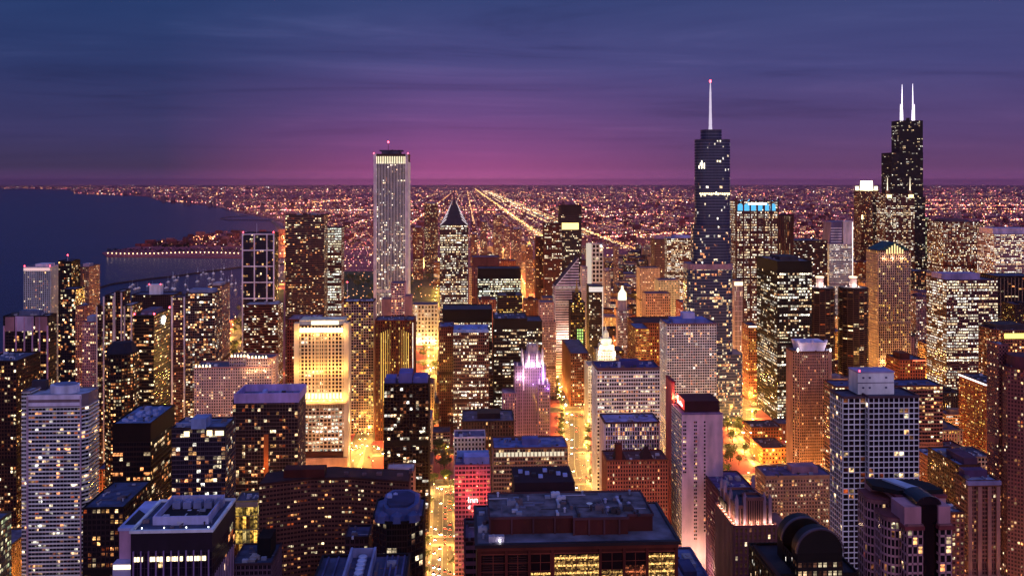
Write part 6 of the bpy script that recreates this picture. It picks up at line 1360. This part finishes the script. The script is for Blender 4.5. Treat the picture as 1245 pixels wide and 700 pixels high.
for pts, w, lab, grp in ((MICH[:8], 24, 'small leafy street tree on the pavement of the boulevard', 'trees along the boulevard'),
                         (COLB, 17, 'leafy street tree overhanging the yellow lit side street', 'trees along the yellow side street'),
                         (RIGHT, 26, 'leafy street tree beside the curving bright road', 'trees along the curving road')):
    for i, (x, y, a) in enumerate(walk(pts, 15)):
        if y < 600 or tr.random() < .25: continue
        sgn = (1, -1)[i % 2]; o = w / 2 + 3.4
        if occupied(x - math.sin(a) * o * sgn, y + math.cos(a) * o * sgn): continue
        tree(x - math.sin(a) * o * sgn, y + math.cos(a) * o * sgn, tr.uniform(.75, 1.15), lab, grp)
def patch(n, pix, s0, s1, lab, grp):
    k = 0; xs = [p[0] for p in pix]; ys = [p[1] for p in pix]; t = 0
    while k < n and t < n * 30:
        t += 1
        x, y = ground(tr.uniform(min(xs), max(xs)), tr.uniform(min(ys), max(ys)))
        if occupied(x, y) : continue
        tree(x, y, tr.uniform(s0, s1), lab, grp); k += 1
patch(26, [(283, 372), (305, 440)], 1.3, 2.0, 'leafy park tree lit yellow green by the lakeside drive', 'trees in the lakeside park')
patch(34, [(390, 332), (535, 376)], 1.5, 2.4, 'dark park tree in the big park left of the spired tower', 'trees in the big park')
patch(22, [(845, 515), (905, 592)], .9, 1.4, 'dark leafy tree in the small square by the curving road', 'trees in the small square')
patch(24, [(506, 512), (548, 592)], .9, 1.3, 'dark leafy tree among the low roofs beside the side street', 'trees among the low roofs')
patch(12, [(504, 398), (532, 470)], 1.2, 1.8, 'dark leafy tree on the pale plaza right of the ribbed brown tower', 'trees on the pale plaza')
# dark wooded strip of the peninsula: too dense to count
A = Acc(); g = np.random.default_rng(8)
for (x0, x1, y0, y1, nn, hh) in ((186, 232, 294.5, 301, 420, 8), (240, 345, 284.5, 300, 420, 6), (130, 300, 303, 306, 200, 4)):
    for _ in range(nn):
        x, y = ground(g.uniform(x0, x1), g.uniform(y0, y1)); r = g.uniform(3, 6); z = g.uniform(1, hh)
        q = g.normal(0, 1, (4, 3)) * r * .6 + np.array([x, y, z]); A.quads([q])
        A.quads([g.normal(0, 1, (4, 3)) * r * .6 + np.array([x, y, z])])
tag(A.build('treeline', wallm((.02, .028, .022))), 'dark wooded strip along the low peninsula in the lake', 'woodland', kind='stuff')

# street lamps with their light
A = Acc(); A.cyl(0, 0, .14, .08, 0, 8.6, 6); A.box(-.06, .06, 0, 1.7, 8.5, 8.62); pole_m = A.mesh('pole', wallm((.1, .1, .1), .5))
A = Acc(); A.prism([(-.32, 1.2), (.32, 1.2), (.32, 2.3), (-.32, 2.3)], 8.2, 8.5); A.quads([[(-.32, 2.3, 8.2), (.32, 2.3, 8.2), (.32, 1.2, 8.2), (-.32, 1.2, 8.2)]])
LAMPC = (1, .48, .085)
head_m = A.mesh('lamp_head', emis((1, .66, .25), 30))
lights = {}
def lampd(pw, c=LAMPC):
    k = (round(pw, 2), c)
    if k not in lights:
        l = bpy.data.lights.new('street_light', 'POINT'); l.energy = 66000 * pw; l.color = c; l.shadow_soft_size = .6; lights[k] = l
    return lights[k]
LL = {'street lamps along the boulevard': 'tall street lamp glowing amber on the kerb of the boulevard'}
kept = 0
cand = []
for (x, y, a, grp, pw) in LAMPS:
    p = toPx(x, y, 8)
    if not (-40 < p[0] < 1290 and p[1] < 760) or y < 380: continue
    if occupied(x, y, .5) or not bool(in_land([x], [y])[0]): continue
    cand.append((x, y, a, grp, pw))
step = 1.0; cand.sort(key=lambda c: c[1]); rest = cand[298:1100]; cand = cand[:298]
AP, AH = Acc(), Acc()
for (x, y, a, grp, pw) in rest:
    AP.cyl(x, y, .14, .08, .25, 8.8, 5); AH.box(x - .5, x + .5, y - .5, y + .5, 8.4, 8.9)
ro = AP.build('street_lamps', wallm((.1, .1, .1), .5)); tag(ro, 'hundreds more amber street lamps in the streets farther off', 'street lamps', kind='stuff')
AH.build('lamp_heads', emis((1, .66, .25), 30), ro); FAR_LAMPS = rest
print('lamps', len(cand))
for (x, y, a, grp, pw) in cand:
    o = empty('street_lamp', (x, y, .25), a)
    tag(o, LL.get(grp, grp.replace('street lamps', 'amber glowing street lamp')), 'street lamp', grp)
    link('pole', pole_m, o); link('lamp_head', head_m, o); link('lamp_light', lampd(pw * step * .8), o, (0, 1.75, 7.9))

for (x, y, a, grp, pw) in FAR_LAMPS:
    l = link('lamp_light', lampd(round(pw * 1.1, 1)), ro, (x, y - .9, 7.9))

# cars
def car_meshes(c):
    A = Acc(); A.prism([(-.9, -2.2), (.9, -2.2), (.9, 2.2), (-.9, 2.2)], .35, .95, [(-.85, -2.1), (.85, -2.1), (.85, 2.1), (-.85, 2.1)])
    body = A.mesh('body', wallm(c, .35, .05))
    A = Acc(); A.prism([(-.8, -1.2), (.8, -1.2), (.8, 1.5), (-.8, 1.5)], .95, 1.5, [(-.65, -.6), (.65, -.6), (.65, 1.1), (-.65, 1.1)])
    return body, A.mesh('cabin', wallm((.03, .03, .04), .2, .05))
cars = [car_meshes(c) for c in ((.6, .6, .62), (.05, .05, .06), (.35, .05, .04), (.25, .27, .3), (.08, .1, .2))]
A = Acc()
for k in range(10):
    t0, t1 = k * math.pi / 5, (k + 1) * math.pi / 5
    A.quads([[(-.1, .33 * math.cos(t0), .33 + .33 * math.sin(t0)), (.1, .33 * math.cos(t0), .33 + .33 * math.sin(t0)), (.1, .33 * math.cos(t1), .33 + .33 * math.sin(t1)), (-.1, .33 * math.cos(t1), .33 + .33 * math.sin(t1))]])
for sx in (-.1, .1): A.poly([(sx, .33 * math.cos(k * math.pi / 5), .33 + .33 * math.sin(k * math.pi / 5)) for k in range(10)])
wheel_m = A.mesh('wheel', wallm((.015, .015, .015)))
def lampbox(name, c, st):
    A = Acc(); A.box(-.28, .28, -.06, .06, -.16, .16); return A.mesh(name, emis(c, st))
hl_m, tl_m = lampbox('headlight', (1, .85, .55), 60), lampbox('taillight', (1, .04, .02), 14)
cr = random.Random(17); seen = {}; pos = []
CN = {id(MICH): 'boulevard', id(COLB): 'yellow lit side street', id(RIGHT): 'curving bright road'}
for pts, w in CARS:
    for _ in range(12):
        wk = walk(pts, 3); x, y, a = cr.choice(wk); lane = cr.choice([-.375, -.125, .125, .375]) * w
        cx, cy = x - math.sin(a) * lane, y + math.cos(a) * lane; p = toPx(cx, cy, 0)
        if not (0 < p[0] < 1245 and 200 < p[1] < 700) or any(abs(cx - q[0]) < 3 and abs(cy - q[1]) < 7 for q in pos) or occupied(cx, cy, 1) or cy > 2200: continue
        break
    else: continue
    pos.append((cx, cy)); toward = lane > 0
    where = CN.get(id(pts), 'bright ramps and lanes')
    away = 'white headlights towards the viewer' if toward else 'red tail lights towards the viewer'
    o = empty('car', (cx, cy, .35), a - math.pi / 2 + (math.pi if toward else 0) + math.pi)
    if 'ramps' in where: tag(o, 'small car on the bright ramps and lanes', 'car', 'cars on the ramps and lanes')
    else: tag(o, f'car on the {where} showing {away}', 'car', f'cars on the {where}, {away}')
    b_, c_ = cr.choice(cars); link('body', b_, o); link('cabin', c_, o)
    for sx in (-.85, .85):
        for sy in (-1.35, 1.35): link('wheel', wheel_m, o, (sx, sy, 0))
    for sx in (-.6, .6): link('headlight', hl_m, o, (sx, -2.2, .7)); link('taillight', tl_m, o, (sx, 2.2, .75))

# the lights of the city out to the horizon: tens of thousands
def octas(P, r, C):
    """small eight-sided lamps of radius r at points P"""
    A = Acc(); ex = np.array([[1, 0, 0], [0, 1, 0], [-1, 0, 0], [0, -1, 0]]) * 1.0; up = np.array([0, 0, 1.0])
    r = np.asarray(r)[:, None]
    for k in range(4):
        a, b = P + ex[k] * r, P + ex[(k + 1) % 4] * r; t, d = P + up * r, P - up * r
        A.quads(np.stack([a, b, t, (a + t) / 2], 1), C); A.quads(np.stack([a, (a + d) / 2, d, b], 1), C)
    return A
g = np.random.default_rng(21)
px, py, pr, pc = [], [], [], []
cols = np.array([(1, .36, .12), (1, .48, .20), (1, .70, .38), (1, .85, .75), (1, .17, .15), (1, .30, .34)])
cp = [.28, .18, .10, .06, .20, .18]
def addl(X, Y, Z, rad, st, ci=None):
    X, Y = np.asarray(X, float), np.asarray(Y, float); ok = in_land(X, Y); n = ok.sum()
    if not n: return
    px.append(np.stack([X[ok], Y[ok], np.broadcast_to(Z, X.shape)[ok]], -1)); pr.append(np.broadcast_to(rad, X.shape)[ok])
    c = cols[g.choice(len(cols), n, p=cp)] if ci is None else np.tile(ci, (n, 1)); s = np.broadcast_to(st, X.shape)[ok]
    pc.append(np.concatenate([c * s[:, None], np.ones((n, 1))], 1))
def fld(X, Y):   # patchiness of the city lights
    return (np.sin(X / 900 + 1.3) * np.cos(Y / 1700 + .4) + np.sin(X / 2300 + Y / 3100) + .8 * np.sin(Y / 700 + X / 4000)) / 2.8
def scatter(n, y0, y1, mode):
    sy = g.uniform(y0, y1, n); sx = g.uniform(-10, 1255, n); d = H * F / (sy - 222); t = (sx - 622.5) / F
    fx, fy = math.sin(AZ), math.cos(AZ); X, Y = d * (fx + t * fy), d * (fy - t * fx)
    if mode == 'ew':
        gs = np.where(Y < 9000, 400, np.where(Y < 25000, 800, 1600)); Y = np.round(Y / gs) * gs + g.normal(0, 4, n)
        key = np.abs(np.sin(np.round(Y / 400) * 12.9898) * 43758.5) % 1; keep = g.random(n) < (.12 + 1.5 * key ** 3)
        seg = np.sin(X / (Y * .09 + 100) + key * 40); keep &= seg > -.35; keep &= fld(X, Y) > g.uniform(-.75, .15, n)
    elif mode == 'ns':
        gs = 200; X = np.round(X / gs) * gs + 13 + g.normal(0, 2, n); key = np.abs(np.sin(np.round(X / gs) * 78.233) * 43758.5) % 1
        keep = g.random(n) < (.15 + 1.2 * key ** 2.5)
    else: keep = g.random(n) < np.clip(.30 + 1.3 * fld(X, Y), .02, 1)
    keep &= ~((sx < 348) & (sy > 278)) | (g.random(n) < .12)
    X, Y = X[keep], Y[keep]; m = len(X)
    rad = np.clip(Y, 900, None) / F * g.uniform(.34, .72, m) * np.clip(1.15 - Y / 90000, .55, 1.1)
    addl(X, Y, rad + 7, rad, g.uniform(.2, 1, m) ** 2.6 * 8 + .25)
scatter(13000, 224.2, 262, 'ew'); scatter(6500, 262, 325, 'ew'); scatter(5000, 226, 300, 'ns'); scatter(2600, 225, 300, 'rand'); scatter(1800, 290, 345, 'rand')
def avenue(fx_, y0, y1, n, wdt, st, ci, sz=.55):
    iv = g.uniform(1 / y1, 1 / y0, n); Y = 1 / iv; X = fx_(Y) + g.uniform(-wdt, wdt, n); rad = Y / F * g.uniform(.35, sz + .1, n)
    addl(X, Y, rad + 8, rad, g.uniform(.5, 1, n) * st, ci)
Y1 = lambda Y: 413 + 0 * Y
avenue(Y1, 4900, 40000, 360, 14, 3.2, (1, .55, .16), .6); avenue(Y1, 4900, 30000, 240, 34, 2.2, (1, .75, .35), .5)
for off, c in ((-60, (1, .66, .30)), (0, (1, .9, .62)), (30, (1, .5, .16)), (75, (1, .72, .35))):
    avenue(lambda Y, off=off: 660 + off + 0 * Y, 5000, 30000, 260, 16, 2.6, c, .5)
avenue(lambda Y: 745 - (Y - 4000) * .01, 3900, 6600, 120, 9, 4, (1, .42, .12), .7); avenue(lambda Y: 720 + 0 * Y, 3950, 6000, 60, 6, 4, (1, .8, .4))
for i, x0 in enumerate((-760, -560, -380, -240, -130, -60, 60, 150, 260, 330, 520, 900, 1050, 1300, 1700, 2100, 2600, 3300, 4200, 5200, 6500)):
    avenue(lambda Y, x0=x0: x0 + 0 * Y, 3600, 30000, (130, 70, 180, 90)[i % 4], 6, (2.4, 1.6, 3.4, 2)[i % 4], [(1, .50, .20), (1, .62, .34), (1, .42, .14)][i % 3], .45)
for (a, b_, ya, yb, n, st) in ((735, 860, 290, 284, 100, 4), (890, 1075, 293, 276, 150, 4), (1000, 1245, 282, 268, 200, 4), (860, 1000, 262, 258, 60, 3), (330, 445, 298, 288, 70, 3.5),
                        (300, 440, 254, 242, 90, 3), (640, 800, 268, 262, 90, 3), (1130, 1245, 285, 288, 70, 4), (200, 300, 245, 250, 50, 2), (1200, 1245, 252, 250, 30, 3), (88, 150, 236, 237, 26, 2.5), (0, 160, 229.2, 229.4, 40, 1.0), (160, 330, 229, 229, 60, 1.8)):
    t = g.random(n); P = [ground(a + (b_ - a) * u, ya + (yb - ya) * u + g.normal(0, .5)) for u in t]; X = np.array([p[0] for p in P]); Y = np.array([p[1] for p in P])
    rad = Y / F * g.uniform(.35, .75, n); addl(X, Y, rad + 8, rad, g.uniform(.3, 1, n) * st * 2)
# the dense carpet of faint lights between the bright ones
def carpet(n, y0, y1):
    global cols
    sy = g.uniform(y0, y1, n); sx = g.uniform(-10, 1255, n); d = H * F / (sy - 222); t = (sx - 622.5) / F
    fx, fy = math.sin(AZ), math.cos(AZ); X, Y = d * (fx + t * fy), d * (fy - t * fx)
    gs = np.where(Y < 9000, 133, np.where(Y < 25000, 400, 800)); r_ = g.random(n); Y = np.where(r_ < .5, np.round(Y / gs) * gs, Y); X = np.where((r_ > .5) & (r_ < .8), np.round(X / 100) * 100, X)
    keep = fld(X, Y) > g.uniform(-.8, .3, n); keep &= ~((sx < 348) & (sy > 278)) | (g.random(n) < .08); X, Y = X[keep], Y[keep]; m = len(X); rad = np.clip(Y, 900, None) / F * g.uniform(.18, .38, m)
    addl(X, Y, rad + 6, rad, g.uniform(.2, 1, m) ** 1.5 * 2.0 + .3, None)
carpet(56000, 223.8, 300); carpet(9000, 290, 335)
# lake shore and peninsula lamps
t = np.linspace(0, 1, 44); P = [ground(126 + 220 * u, 309.5 + .8 * math.sin(9 * u)) for u in t]
addl([p[0] for p in P], [p[1] for p in P], 7, 2.6, 6, (1, .62, .3))
P = [ground(g.uniform(236, 345), g.uniform(287, 307)) for _ in range(80)]; addl([p[0] for p in P], [p[1] for p in P], 8, 2.0, g.uniform(.5, 3, 80))
P = [ground(g.uniform(233, 262), 293 - (i % 26) * .18) for i in range(50)]; addl([p[0] for p in P], [p[1] for p in P], 8, 2.6, 5, (1, .4, .15))
P = [ground(g.uniform(505, 545), g.uniform(316, 330)) for _ in range(260)]; addl([p[0] for p in P], [p[1] for p in P], 9, g.uniform(1.2, 3, 260), 6, (1, .68, .22))
P = [ground(g.uniform(385, 540), g.uniform(334, 376)) for _ in range(150)]; addl([p[0] for p in P], [p[1] for p in P], 7, g.uniform(.7, 1.5, 150), 4, (1, .42, .14))
P = [ground(g.uniform(400, 452), g.uniform(292, 326)) for _ in range(130)]; addl([p[0] for p in P], [p[1] for p in P], 7, g.uniform(1, 2.2, 130), 3)
Pn, Rn, Cn = np.concatenate(px), np.concatenate(pr), np.concatenate(pc)
print('far lights', len(Pn))
o = octas(Pn, Rn, Cn).build('city_lights', litm()); tag(o, 'countless tiny amber and pink lights of the city reaching to the horizon', 'city lights', kind='stuff')
# ------------------------------------------------------------------ haze
def haze(density=1.8e-5, color=(1, .55, .78)):
    A = Acc(); A.box(-95000, 95000, -3200, FARW + 500, -12, 610)
    A.poly([(-95000, -3200, -12), (-95000, FARW + 500, -12), (95000, FARW + 500, -12), (95000, -3200, -12)])
    m = bpy.data.materials.new('haze_air'); m.use_nodes = True; N = m.node_tree.nodes; N.clear()
    v = N.new('ShaderNodeVolumePrincipled'); v.inputs['Color'].default_value = (*color, 1); v.inputs['Density'].default_value = density; v.inputs['Anisotropy'].default_value = .88
    out = N.new('ShaderNodeOutputMaterial'); m.node_tree.links.new(v.outputs[0], out.inputs['Volume'])
    tag(A.build('haze', m), 'thin violet evening haze over the whole city', 'haze', kind='stuff')
haze()
print('objects', len(bpy.data.objects))
